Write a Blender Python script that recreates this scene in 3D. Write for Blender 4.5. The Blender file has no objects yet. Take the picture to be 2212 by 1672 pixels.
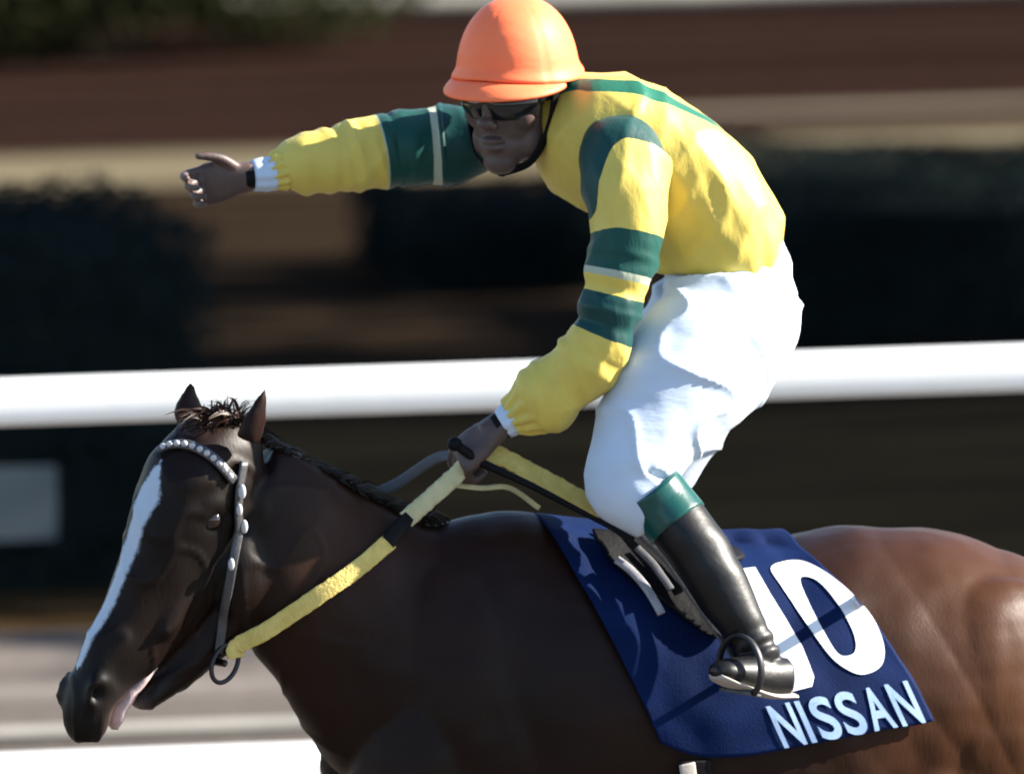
import bpy, bmesh, math, random
import numpy as np
from mathutils import Vector, Matrix, noise
from mathutils.bvhtree import BVHTree

random.seed(7)
SC = bpy.context.scene
COL = SC.collection
R = math.radians

# ------------------------------------------------------------------ camera, sky, sun, exposure
S = 1150.0                      # picture units per metre at the horse
D, H, ZC = 40.0, 7.0, 1.83      # camera distance, camera height, height looked at
cam_d = bpy.data.cameras.new('camera')
cam = bpy.data.objects.new('camera', cam_d)
COL.objects.link(cam)
cam.location = (0, -D, H)
cam.rotation_euler = Vector((0, D, ZC - H)).to_track_quat('-Z', 'Y').to_euler()
cam_d.sensor_width = 36
cam_d.lens = 36 * math.hypot(D, H - ZC) / (2212 / S)
cam_d.clip_start = 1
cam_d.clip_end = 2000
cam_d.dof.use_dof = True
cam_d.dof.focus_distance = math.hypot(D, H - ZC) - 0.95
cam_d.dof.aperture_fstop = 4.6
SC.camera = cam

SUN = Vector((0.85, 0.11, 0.50)).normalized()     # towards the sun
elev = math.asin(SUN.z)
world = bpy.data.worlds.new('World')
SC.world = world
world.use_nodes = True
wn = world.node_tree.nodes
sky = wn.new('ShaderNodeTexSky')
sky.sky_type = 'NISHITA'
sky.sun_disc = False
sky.ozone_density = 2.0
sky.dust_density = 0.5
sky.sun_elevation = elev
sky.sun_rotation = math.atan2(SUN.x, SUN.y)
bg = wn['Background']
world.node_tree.links.new(sky.outputs[0], bg.inputs[0])
bg.inputs[1].default_value = 0.075
sun_d = bpy.data.lights.new('sun', 'SUN')
sun_d.energy = 5.0
sun_d.angle = R(0.5)
sun_d.color = (1.0, 0.93, 0.82)
sun = bpy.data.objects.new('sun', sun_d)
COL.objects.link(sun)
sun.rotation_euler = SUN.to_track_quat('Z', 'Y').to_euler()
sun.location = (8, 2, 12)
vs = SC.view_settings
vs.view_transform = 'Standard'
vs.look = 'None'
vs.gamma = 1
vs.exposure = 2.0
vs.use_curve_mapping = False

# ------------------------------------------------------------------ helpers
def W(px, py, y=0.0):
    k = (D + y) / D
    z0 = ZC - (py - 836) / S
    return np.array([(px - 1106) / S * k, y, H + (z0 - H) * k])

def lat(deg):
    return np.array([math.sin(R(deg)), -math.cos(R(deg)), 0.0])

def unit(v):
    v = np.asarray(v, float)
    return v / (np.linalg.norm(v) + 1e-12)

def spline(keys, n):
    """Catmull-Rom through rows of numbers, parametrised by chord length of the first three columns."""
    K = np.asarray(keys, float)
    seg = np.sqrt(((K[1:, :3] - K[:-1, :3]) ** 2).sum(1)) ** 0.7 + 1e-6
    T = np.concatenate([[0], np.cumsum(seg)])
    out = []
    for t in np.linspace(0, T[-1], n):
        i = min(max(int(np.searchsorted(T, t)) - 1, 0), len(K) - 2)
        u = (t - T[i]) / (T[i + 1] - T[i])
        h = T[i + 1] - T[i]
        def tan(j):
            if j == 0: return (K[1] - K[0]) / (T[1] - T[0])
            if j == len(K) - 1: return (K[-1] - K[-2]) / (T[-1] - T[-2])
            return (K[j + 1] - K[j - 1]) / (T[j + 1] - T[j - 1])
        m0, m1 = tan(i) * h, tan(i + 1) * h
        u2, u3 = u * u, u * u * u
        out.append((2*u3-3*u2+1)*K[i] + (u3-2*u2+u)*m0 + (-2*u3+3*u2)*K[i+1] + (u3-u2)*m1)
    return np.array(out)

def frames(C, Ls):
    T = np.gradient(C, axis=0)
    T /= np.linalg.norm(T, axis=1)[:, None] + 1e-12
    Dv = Ls - (Ls * T).sum(1)[:, None] * T
    Dv /= np.linalg.norm(Dv, axis=1)[:, None] + 1e-12
    return T, Dv, np.cross(T, Dv)

def tube(C, Ls, rp, rn, rd, nv=32, power=2.0, disp=None, close=True):
    """Rings round centres C. rp / rn: radius towards +n / -n, rd: sideways. Returns verts, faces, (u,v) per vert."""
    nu = len(C)
    T, Dv, N = frames(C, Ls)
    V, UV = [], []
    for i in range(nu):
        for j in range(nv):
            a = 2 * math.pi * j / nv
            c, s = math.cos(a), math.sin(a)
            if power != 2.0:
                c = math.copysign(abs(c) ** (2 / power), c); s = math.copysign(abs(s) ** (2 / power), s)
            r = rp[i] if c > 0 else rn[i]
            p = N[i] * r * c + Dv[i] * rd[i] * s
            if disp:
                f = disp(i / (nu - 1), a, C[i] + p)
                p = p + unit(p) * f
            V.append(C[i] + p); UV.append((i / (nu - 1), a))
    F = []
    for i in range(nu - 1):
        for j in range(nv):
            a, b = i * nv + j, i * nv + (j + 1) % nv
            F.append((a, a + nv, b + nv, b))
    if close:
        for i0, rev in ((0, False), ((nu - 1) * nv, True)):
            k = len(V); V.append(np.mean(V[i0:i0 + nv], axis=0)); UV.append((0 if not rev else 1, 0))
            for j in range(nv):
                a, b = i0 + j, i0 + (j + 1) % nv
                F.append((b, k, a) if rev else (a, k, b))
    return np.array(V), F, UV

def ploft(keys, n=40, **kw):
    """keys: (px, py, y, r+, r-, rdepth, yaw) with radii in picture units."""
    K = [list(W(k[0], k[1], k[2])) + [k[3] / S, k[4] / S, k[5] / S, k[6]] for k in keys]
    A = spline(K, n)
    Ls = np.array([lat(a) for a in A[:, 6]])
    return tube(A[:, :3], Ls, A[:, 3], A[:, 4], A[:, 5], **kw)

def wloft(keys, L, n=16, **kw):
    """keys: (x, y, z, rn, rd) in metres with one sideways hint L."""
    A = spline(keys, n)
    return tube(A[:, :3], np.tile(np.asarray(L, float), (n, 1)), A[:, 3], A[:, 3], A[:, 4], **kw)

def ellipsoid(c, r, axes=None, nu=16, nv=24):
    ax = np.eye(3) if axes is None else np.array([unit(a) for a in axes])
    V, F = [], []
    for i in range(nu + 1):
        th = math.pi * i / nu
        for j in range(nv):
            a = 2 * math.pi * j / nv
            q = np.array([math.sin(th) * math.cos(a) * r[0], math.sin(th) * math.sin(a) * r[1], math.cos(th) * r[2]])
            V.append(np.asarray(c) + q @ ax)
    for i in range(nu):
        for j in range(nv):
            a, b = i * nv + j, i * nv + (j + 1) % nv
            F.append((a, a + nv, b + nv, b))
    return np.array(V), F, None

def merge(parts):
    V, F, o = [], [], 0
    for p in parts:
        V.append(np.asarray(p[0])); F += [tuple(i + o for i in f) for f in p[1]]; o += len(p[0])
    return np.concatenate(V), F

def mesh_obj(name, V, F, m=None, parent=None, smooth=True):
    me = bpy.data.meshes.new(name)
    me.from_pydata([tuple(v) for v in V], [], [tuple(f) for f in F])
    if smooth: me.shade_smooth()
    if m is not None: me.materials.append(m)
    o = bpy.data.objects.new(name, me)
    COL.objects.link(o)
    if parent is not None: o.parent = parent
    return o

def fixn(o):
    bm = bmesh.new(); bm.from_mesh(o.data)
    bmesh.ops.remove_doubles(bm, verts=bm.verts, dist=1e-6)
    bmesh.ops.recalc_face_normals(bm, faces=bm.faces)
    bm.to_mesh(o.data); bm.free()
    return o

def fused(parts, voxel, smooth=6, factor=0.5):
    """Union of closed shapes as one continuous skin."""
    V, F = merge(parts)
    o = mesh_obj('tmp_shape', V, F); fixn(o)
    md = o.modifiers.new('r', 'REMESH'); md.mode = 'VOXEL'; md.voxel_size = voxel
    ms = o.modifiers.new('s', 'SMOOTH'); ms.iterations = smooth; ms.factor = factor
    ev = o.evaluated_get(bpy.context.evaluated_depsgraph_get())
    me = ev.to_mesh()
    n = len(me.vertices)
    V = np.empty(n * 3); me.vertices.foreach_get('co', V); V = V.reshape(-1, 3)
    F = [tuple(p.vertices) for p in me.polygons]
    ev.to_mesh_clear()
    bpy.data.meshes.remove(o.data)
    return V, F

def displace(V, F, fn):
    me = bpy.data.meshes.new('tmp_d'); me.from_pydata([tuple(v) for v in V], [], F); me.update()
    N = np.empty(len(V) * 3); me.vertex_normals.foreach_get('vector', N); N = N.reshape(-1, 3)
    bpy.data.meshes.remove(me)
    d = np.array([fn(V[i]) for i in range(len(V))])
    return V + N * d[:, None]

def attr(o, name, vals):
    a = o.data.attributes.new(name, 'FLOAT', 'POINT')
    a.data.foreach_set('value', np.asarray(vals, dtype=np.float32))

def empty(name, loc, label, cat, group=None):
    o = bpy.data.objects.new(name, None); COL.objects.link(o)
    o.empty_display_size = 0.1
    o.location = loc
    tag(o, label, cat, group)
    return o

def tag(o, label, cat, group=None, kind=None):
    if label: o['label'] = label
    if cat: o['category'] = cat
    if group: o['group'] = group
    if kind: o['kind'] = kind
    return o

def adopt(o, p):
    """parent keeping place (parents here are only translated / turned empties)"""
    bpy.context.view_layer.update()
    o.parent = p
    o.matrix_parent_inverse = p.matrix_world.inverted()
    return o

def box(c, ax, r, bev=0.0):
    """box with half sizes r along axes ax"""
    ax = [unit(a) for a in ax]
    V = []
    for sx in (-1, 1):
        for sy in (-1, 1):
            for sz in (-1, 1):
                V.append(np.asarray(c) + ax[0] * r[0] * sx + ax[1] * r[1] * sy + ax[2] * r[2] * sz)
    F = [(0, 1, 3, 2), (4, 6, 7, 5), (0, 4, 5, 1), (2, 3, 7, 6), (0, 2, 6, 4), (1, 5, 7, 3)]
    return np.array(V), F, None

# ------------------------------------------------------------------ materials
class MT:
    def __init__(s, name, color, rough=0.6, spec=0.4, metal=0.0, sheen=0.0, trans=0.0):
        s.m = bpy.data.materials.new(name); s.m.use_nodes = True
        s.n = s.m.node_tree.nodes; s.l = s.m.node_tree.links
        s.b = s.n['Principled BSDF']
        s.col(color)
        s.b.inputs['Roughness'].default_value = rough
        s.b.inputs['Specular IOR Level'].default_value = spec
        s.b.inputs['Metallic'].default_value = metal
        s.b.inputs['Sheen Weight'].default_value = sheen
        s.b.inputs['Transmission Weight'].default_value = trans
        s.src = None
    def col(s, c): s.b.inputs['Base Color'].default_value = (*c, 1)
    def node(s, t, **kw):
        n = s.n.new(t)
        for k, v in kw.items(): setattr(n, k, v)
        return n
    def coord(s, scale=(1, 1, 1), rot=(0, 0, 0)):
        g = s.node('ShaderNodeNewGeometry'); mp = s.node('ShaderNodeMapping')
        mp.inputs['Scale'].default_value = scale; mp.inputs['Rotation'].default_value = rot
        s.l.new(g.outputs['Position'], mp.inputs['Vector']); return mp.outputs[0]
    def noise(s, vec, scale, detail=4, rough=0.55):
        n = s.node('ShaderNodeTexNoise')
        n.inputs['Scale'].default_value = scale; n.inputs['Detail'].default_value = detail; n.inputs['Roughness'].default_value = rough
        if vec is not None: s.l.new(vec, n.inputs['Vector'])
        return n.outputs['Fac']
    def ramp(s, fac, stops, interp='LINEAR'):
        r = s.node('ShaderNodeValToRGB'); r.color_ramp.interpolation = interp
        e = r.color_ramp.elements
        while len(e) < len(stops): e.new(0.5)
        for i, (p, c) in enumerate(stops): e[i].position = p; e[i].color = (*c, 1)
        s.l.new(fac, r.inputs[0]); return r.outputs[0]
    def math(s, op, a, b=None, c=None):
        n = s.node('ShaderNodeMath', operation=op)
        for i, v in enumerate((a, b, c)):
            if v is None: continue
            if isinstance(v, (int, float)): n.inputs[i].default_value = v
            else: s.l.new(v, n.inputs[i])
        return n.outputs[0]
    def mix(s, f, a, b, blend='MIX'):
        n = s.node('ShaderNodeMix', data_type='RGBA', blend_type=blend)
        for i, v in ((0, f), (6, a), (7, b)):
            if isinstance(v, (int, float)): n.inputs[i].default_value = v
            elif isinstance(v, tuple): n.inputs[i].default_value = (*v, 1)
            else: s.l.new(v, n.inputs[i])
        return n.outputs[2]
    def base(s, c): s.l.new(c, s.b.inputs['Base Color']); return s
    def attr(s, name):
        n = s.node('ShaderNodeAttribute'); n.attribute_name = name; return n.outputs['Fac']
    def bump(s, h, strength=0.3, dist=0.01):
        n = s.node('ShaderNodeBump'); n.inputs['Strength'].default_value = strength; n.inputs['Distance'].default_value = dist
        s.l.new(h, n.inputs['Height'])
        if s.b.inputs['Normal'].is_linked: s.l.new(s.b.inputs['Normal'].links[0].from_socket, n.inputs['Normal'])
        s.l.new(n.outputs[0], s.b.inputs['Normal']); return s

def varied(name, c1, c2, scale=6, rough=0.6, spec=0.4, bump=0.2, bscale=60, bdist=0.004, sheen=0.0, metal=0.0):
    t = MT(name, c1, rough, spec, metal, sheen)
    v = t.coord()
    t.base(t.ramp(t.noise(v, scale), [(0.3, c1), (0.7, c2)]))
    if bump: t.bump(t.noise(v, bscale, 5), bump, bdist)
    return t

RA = 15.0                                    # the course runs away to the right by this angle
eu = np.array([math.cos(R(RA)), math.sin(R(RA)), 0]); ev_ = np.array([-math.sin(R(RA)), math.cos(R(RA)), 0])

def streaky(name, stops, su=0.30, sv=6.0, bump=0.3, rough=0.95):
    t = MT(name, stops[0][1], rough, 0.0)
    v = t.coord((su, sv, 1), (0, 0, R(-RA)))
    # rotate first, then stretch: the mapping node scales before rotating, so do it in two nodes
    g = t.node('ShaderNodeNewGeometry'); m1 = t.node('ShaderNodeMapping'); m2 = t.node('ShaderNodeMapping')
    m1.inputs['Rotation'].default_value = (0, 0, R(-RA)); m2.inputs['Scale'].default_value = (su, sv, 1)
    t.l.new(g.outputs['Position'], m1.inputs[0]); t.l.new(m1.outputs[0], m2.inputs[0])
    n1 = t.noise(m2.outputs[0], 1.0, 6, 0.6)
    n2 = t.noise(m1.outputs[0], 14.0, 5, 0.65)
    f = t.math('ADD', t.math('MULTIPLY', n1, 0.8), t.math('MULTIPLY', n2, 0.2))
    t.base(t.ramp(f, [(0.5 + (p - 0.5) * 0.5, c) for p, c in stops]))
    t.bump(n2, bump, 0.03)
    return t.m

# ------------------------------------------------------------------ the ground
def strip(name, m, v0, v1, z, u0=-60, u1=60, wav=0.0):
    nu = 121
    V, F = [], []
    for i in range(nu):
        u = u0 + (u1 - u0) * i / (nu - 1)
        for k, v in enumerate((v0, v1)):
            w = wav * noise.noise(Vector((u * 0.6, v * 3.1 + k * 7, 1.3)))
            p = eu * u + ev_ * (v + w); V.append((p[0], p[1], z))
    for i in range(nu - 1): F.append((2*i, 2*i+2, 2*i+3, 2*i+1))
    o = mesh_obj(name, V, F, m, smooth=False); o['kind'] = 'structure'
    return o

m_ground = streaky('earth', [(0.25, (0.009, 0.0062, 0.0042)), (0.5, (0.016, 0.0108, 0.0072)), (0.75, (0.029, 0.0195, 0.0125))])
m_sand = streaky('track sand', [(0.2, (0.07, 0.06, 0.053)), (0.5, (0.115, 0.10, 0.09)), (0.8, (0.17, 0.152, 0.138))], 0.3, 6)
m_grass = streaky('rough turf', [(0.2, (0.030, 0.0180, 0.0085)), (0.5, (0.048, 0.029, 0.0135)), (0.8, (0.078, 0.048, 0.022))], 0.5, 4)
m_path = streaky('pale path', [(0.2, (0.07, 0.058, 0.036)), (0.5, (0.11, 0.090, 0.056)), (0.8, (0.15, 0.13, 0.085))], 0.25, 7)
m_soil = streaky('far soil', [(0.2, (0.006, 0.0032, 0.0030)), (0.5, (0.013, 0.0068, 0.0056)), (0.8, (0.032, 0.0185, 0.013))], 0.2, 6)

g = mesh_obj('ground', [(-900, -300, -0.02), (900, -300, -0.02), (900, 1500, -0.02), (-900, 1500, -0.02)], [(0, 1, 2, 3)], m_ground, smooth=False)
g['kind'] = 'structure'
strip('racetrack', m_sand, -14, 9.9, -0.012, wav=0.05)
strip('turf_verge', m_grass, 9.75, 15.5, -0.008, wav=0.15)
strip('earth_bank', m_ground, 13.2, 18.3, -0.004, wav=0.25)
strip('pale_path', m_path, 18.1, 19.3, 0.0, wav=0.25)
strip('far_track', m_soil, 18.8, 24.5, 0.004, wav=0.12)

def uv_w(u, v, z=0.0):
    p = eu * u + ev_ * v
    return np.array([p[0], p[1], z])

def at(px, py, dist):
    """world point seen at picture place px,py at distance dist along the view"""
    return W(px, py, dist - D)

# ------------------------------------------------------------------ rails
white = varied('white rail paint', (0.80, 0.80, 0.79), (0.70, 0.70, 0.68), 3, 0.45, 0.4, 0.08, 25, 0.003).m
offw = varied('weathered white', (0.30, 0.28, 0.24), (0.20, 0.19, 0.165), 2, 0.6, 0.3, 0.1, 20).m
steel = varied('galvanised post', (0.35, 0.36, 0.37), (0.26, 0.27, 0.28), 8, 0.4, 0.5, 0.05, 80, metal=0.6).m

m_tan = varied('tan kerb', (0.16, 0.135, 0.10), (0.11, 0.092, 0.068), 2, 0.8, 0.0, 0.1, 20).m
def beam(name, v, z, hw, hh, u0, u1, m, parent, power=3.0, n=40):
    A = [uv_w(u, v, z + 0.006 * noise.noise(Vector((u * 0.7, z, 3.0)))) for u in np.linspace(u0, u1, n)]
    C = np.array(A)
    k = np.ones(n)
    V, F, _ = tube(C, np.tile(-ev_, (n, 1)), k * hh, k * hh, k * hw, nv=28, power=power)
    return fixn(mesh_obj(name, V, F, m, parent))

VR = 5.0 / math.cos(R(RA)) * math.cos(R(RA)) ** 2
rail = empty('running_rail', (0, 0, 0), 'white two-bar running rail behind the horse and rider', 'rail')
beam('rail_bar', 4.83, 1.188, 0.075, 0.0445, -9.0, 10.5, white, rail, 4.2, 80)
beam('rail_bar', 4.83, 0.384, 0.085, 0.05, -9.0, 10.5, white, rail, 4.2, 80)
for u in np.arange(-6.8, 10.6, 3.25):
    C = np.array([uv_w(u, 4.95, z) for z in np.linspace(-0.1, 1.13, 8)])
    k = np.ones(8) * 0.03
    V, F, _ = tube(C, np.tile(np.array([0, -1.0, 0]), (8, 1)), k, k, k, nv=14)
    po = fixn(mesh_obj('post', V, F, steel, rail))
    for zz in (1.184, 0.384):
        c = uv_w(u, 4.92, zz)
        b = mesh_obj('bracket', *box(c, (eu, ev_, (0, 0, 1)), (0.035, 0.03, 0.03))[:2], steel, po, smooth=False)

kerb = empty('track_edging', (0, 0, 0), 'low thin pale edging strip on the sand behind the lower rail', 'edging')
beam('edging_strip', 8.02, 0.006, 0.04, 0.012, -20, 20, offw, kerb, 3.0, 60)
far1 = empty('low_rail', (0, 0, 0), 'pale grey far rail along the top of the picture behind the helmet', 'rail', None)
beam('rail_bar', 21.9, 0.05, 0.06, 0.03, 4.6, 26, offw, far1, 2.6, 60)
for u in np.arange(0.6, 26, 6.4):
    C = np.array([uv_w(u + 5.4, 21.95, z) for z in np.linspace(-0.1, 0.05, 4)]); k = np.ones(4) * 0.03
    V, F, _ = tube(C, np.tile(np.array([0, -1.0, 0]), (4, 1)), k, k, k, nv=10)
    fixn(mesh_obj('post', V, F, offw, far1))
far2 = empty('path_edging', (0, 0, 0), 'pale kerb line along the far path to the right of the rider', 'edging')
beam('edging_strip', 19.3, 0.008, 0.06, 0.008, 5.0, 26, m_tan, far2, 3.0, 50)

# ------------------------------------------------------------------ hedges, shrubs, unseen shade trees
leaf_mats = {}
def leafmat(name, c1, c2):
    t = MT(name, c1, 0.95, 0.03)
    v = t.coord()
    t.base(t.ramp(t.noise(v, 9, 3), [(0.3, c1), (0.7, c2)]))
    return t.m
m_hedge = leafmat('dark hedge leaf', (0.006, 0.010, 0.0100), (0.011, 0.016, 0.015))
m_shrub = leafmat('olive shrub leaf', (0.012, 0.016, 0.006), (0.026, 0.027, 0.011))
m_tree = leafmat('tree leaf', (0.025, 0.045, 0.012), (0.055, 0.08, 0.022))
m_bark = varied('bark', (0.05, 0.035, 0.025), (0.09, 0.065, 0.045), 12, 0.9, 0.1, 0.8, 30, 0.02).m

def leaves(pts, size, rnd):
    V, F = [], []
    for p in pts:
        a = Vector((rnd.gauss(0, 1), rnd.gauss(0, 1), rnd.gauss(0, 1))).normalized()
        b = a.orthogonal().normalized()
        s = size * rnd.uniform(0.6, 1.3)
        p = Vector(p); k = len(V)
        V += [p - a * s, p + b * s * 0.42 + a * s * 0.1, p + a * s, p - b * s * 0.42 + a * s * 0.1]
        F.append((k, k + 1, k + 2, k + 3))
    return [tuple(v) for v in V], F

def hedge(name, u0, u1, v0, v1, h, n, label, mat, seed, z0=0.0, group=None):
    rnd = random.Random(seed)
    t = empty(name, uv_w((u0 + u1) / 2, (v0 + v1) / 2), label, 'hedge', group)
    o0 = np.array(t.location)
    # twiggy core
    nu = 30
    V, F = [], []
    for i in range(nu):
        u = u0 + 0.08 + (u1 - u0 - 0.16) * i / (nu - 1)
        hh = h - 0.09 + 0.05 * noise.noise(Vector((u * 1.7, seed, 0)))
        for (v, z) in ((v0 + 0.08, -0.05), (v0 + 0.08, hh), (v1 - 0.08, hh), (v1 - 0.08, -0.05)):
            V.append(uv_w(u, v, z) - o0)
    for i in range(nu - 1):
        for j in range(3): a = 4*i + j; F.append((a, a + 1, a + 5, a + 4))
    F += [(0, 3, 2, 1), (4*nu - 4, 4*nu - 3, 4*nu - 2, 4*nu - 1)]
    mesh_obj('twigs', V, F, mat, t, smooth=False)
    pts = []
    while len(pts) < n:
        u = rnd.uniform(u0, u1); v = rnd.uniform(v0, v1); z = rnd.uniform(0.0, h)
        e = min(v - v0, v1 - v, h - z, u - u0, u1 - u)
        if e > 0.09: continue
        z += 0.07 * noise.noise(Vector((u * 2, v * 2, seed)))
        pts.append(uv_w(u, v, max(z, 0.02)) - o0)
    V, F = leaves(pts, 0.0135, rnd)
    mesh_obj('foliage', V, F, mat, t, smooth=False)
    return t

def shrub(name, c, r, n, label, mat, seed, size=0.04, cat='shrub'):
    rnd = random.Random(seed)
    t = empty(name, c, label, cat)
    pts = []
    lobes = [(Vector((rnd.uniform(-.6, .6) * r[0], rnd.uniform(-.5, .5) * r[1], r[2] * rnd.uniform(.5, 1.1))), rnd.uniform(.45, .75)) for _ in range(9)]
    while len(pts) < n:
        lc, ls = rnd.choice(lobes)
        d = Vector((rnd.gauss(0, 1), rnd.gauss(0, 1), rnd.gauss(0, 1))).normalized() * rnd.uniform(0.55, 1.0) * ls
        p = lc + Vector((d.x * r[0], d.y * r[1], d.z * r[2]))
        if p.z > 0.02: pts.append(p)
    V, F = leaves(pts, size, rnd)
    mesh_obj('foliage', V, F, mat, t, smooth=False)
    for k in range(5):
        e = lobes[k][0]
        C = np.array([[0.02 * k, 0, -0.05], list(e * 0.5), list(e)]); A = spline(C, 6)
        V, F, _ = tube(A, np.tile([0, -1.0, 0.01], (6, 1)), np.linspace(.02, .006, 6), np.linspace(.02, .006, 6), np.linspace(.02, .006, 6), nv=6)
        mesh_obj('stem', V, F, m_bark, t)
    return t

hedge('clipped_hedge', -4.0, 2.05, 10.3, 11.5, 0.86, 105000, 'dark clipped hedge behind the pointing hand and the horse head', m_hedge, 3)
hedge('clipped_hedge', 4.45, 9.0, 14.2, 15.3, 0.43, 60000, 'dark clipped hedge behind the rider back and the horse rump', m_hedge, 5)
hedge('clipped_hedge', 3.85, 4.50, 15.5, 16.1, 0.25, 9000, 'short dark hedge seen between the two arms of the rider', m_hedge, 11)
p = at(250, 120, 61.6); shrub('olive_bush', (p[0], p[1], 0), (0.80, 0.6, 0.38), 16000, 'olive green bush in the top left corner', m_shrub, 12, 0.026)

def tree(c, h, r, seed, label):  # unseen, added right of frame to put hedges and verge in shade
    rnd = random.Random(seed)
    t = empty('shade_tree', c, label, 'tree', 'unseen trees added beside the course to shade the infield')
    K = [(0, 0, -0.2), (0.1, 0.05, h * 0.3), (-0.05, 0.1, h * 0.6), (0, 0, h * 0.85)]
    A = spline(np.array(K), 12)
    rr = np.linspace(0.24, 0.05, 12)
    parts = [tube(A, np.tile([0, -1.0, 0.01], (12, 1)), rr, rr, rr, nv=12)]
    lobes = []
    for k in range(16):
        a = rnd.uniform(0, 6.28); zz = rnd.uniform(0.22, 0.95)
        q = r * rnd.uniform(0.3, 0.75) * math.sqrt(max(0.1, 1 - (2 * zz - 1.15) ** 2))
        e = np.array([math.cos(a) * q, math.sin(a) * q, zz * h]); lobes.append((e, rnd.uniform(0.35, 0.6) * r))
        s = A[min(11, int(zz * 8))]
        B = spline(np.array([s, (s + e) / 2 + [0, 0, 0.2], e]), 6); b = np.linspace(0.07, 0.02, 6)
        parts.append(tube(B, np.tile([0, -1.0, 0.02], (6, 1)), b, b, b, nv=6))
    V, F = merge(parts); mesh_obj('trunk', V, F, m_bark, t)
    pts = []
    for k in range(4200):
        e, s = rnd.choice(lobes)
        d = Vector((rnd.gauss(0, 1), rnd.gauss(0, 1), rnd.gauss(0, 1))).normalized() * s * rnd.uniform(0.2, 1.0)
        pts.append(Vector(e) + d)
    V, F = leaves(pts, 0.21, rnd)
    mesh_obj('crown', V, F, m_tree, t, smooth=False)

TREE_LABELS = ['shortest unseen shade tree beside the hedge, nearest the rail', 'unseen shade tree standing right behind the shortest tree', 'unseen shade tree at the far side of the turf verge', 'tallest unseen shade tree at the right end of the clump']
for k, (x, y, h, r) in enumerate([(6.2, 11.9, 6.2, 2.0), (10.5, 12.6, 8.5, 2.4), (8.5, 15.8, 9.0, 2.5), (14.0, 15.0, 10.5, 3.0)]):
    tree((x, y, 0), h, r, 40 + k, TREE_LABELS[k])

# pale board far left behind the horse's nose
m_board = varied('pale board', (0.060, 0.080, 0.092), (0.045, 0.060, 0.070), 5, 0.5, 0.3, 0.1).m
p = at(30, 1090, 50.0)
bd = empty('notice_board', (p[0], p[1], 0), 'small pale grey-blue board at the left edge in front of the hedge', 'board')
mesh_obj('panel', *box((0, 0, p[2]), (eu, ev_, (0, 0, 1)), (0.10, 0.012, 0.085))[:2], m_board, bd, smooth=False)
for dx in (-0.06, 0.06):
    C = np.array([[0, 0, z] for z in np.linspace(-0.05, p[2] - 0.085, 4)]) + eu * dx; k = np.ones(4) * 0.004
    V, F, _ = tube(C, np.tile([0, -1.0, 0], (4, 1)), k, k, k, nv=10); mesh_obj('leg', V, F, m_hedge, bd)

# ------------------------------------------------------------------ the horse
HY = 20.0
TH = math.tan(R(HY))
def hy(px, off=0.0): return (px - 1480) / S * TH + off
def hk(px, py, rp, rn, rd, off=0.0, yaw=HY): return (px, py, hy(px, off), rp, rn, rd, yaw)

hp = []
barrel_keys = [hk(770, 1650, 120, 140, 110), hk(840, 1590, 250, 260, 170), hk(960, 1540, 380, 385, 215), hk(1090, 1530, 430, 420, 250),
               hk(1260, 1560, 420, 408, 295), hk(1480, 1585, 400, 402, 335), hk(1680, 1575, 385, 402, 345), hk(1860, 1510, 365, 372, 335),
               hk(2020, 1490, 335, 335, 325), hk(2180, 1515, 290, 290, 300), hk(2310, 1560, 220, 215, 230), hk(2380, 1590, 120, 120, 130)]
hp.append(ploft(barrel_keys, 60, nv=48))
# neck
NY = -0.02
neck = [(520, 1085, hy(520), 120, 140, 88, 35), (580, 1130, hy(580), 172, 165, 98, 30), (660, 1215, hy(660) , 205, 200, 118, 31), (775, 1320, hy(770), 255, 236, 150, 30),
        (890, 1410, hy(890), 310, 310, 185, 30), (1010, 1470, hy(1010), 360, 360, 215, 30)]
hp.append(ploft(neck, 30, nv=40))
# head
HD = 40.0
def hd(px): return hy(475) - 0.005 + (px - 475) / S * 0.5
head_keys = [(492, 905, hd(480), 50, 55, 50, HD), (478, 950, hd(475), 98, 88, 82, HD), (450, 1040, hd(450), 140, 128, 102, HD), (415, 1150, hd(415), 152, 150, 98, HD), (368, 1255, hd(368), 138, 120, 80, HD),
             (305, 1365, hd(305), 108, 92, 62, HD), (240, 1448, hd(245), 86, 56, 54, HD), (196, 1520, hd(205), 64, 38, 58, HD), (184, 1580, hd(190), 52, 36, 54, HD), (186, 1612, hd(190), 28, 24, 34, HD)]
headA = spline([list(W(*k[:3])) + list(k[3:]) for k in head_keys], 60)
hp.append(ploft(head_keys, 44, nv=40, power=2.3))
jaw = [(520, 1290, hd(520), 70, 60, 75, HD), (470, 1365, hd(470), 62, 52, 58, HD), (410, 1430, hd(410), 48, 42, 44, HD), (356, 1480, hd(356), 34, 36, 38, HD), (312, 1514, hd(312), 24, 26, 36, HD), (292, 1530, hd(292), 10, 12, 20, HD)]
hp.append(ploft(jaw, 24, nv=28))
L40, L30 = lat(HD), lat(HY)
F40 = np.array([-math.cos(R(HD)), -math.sin(R(HD)), 0])
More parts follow.
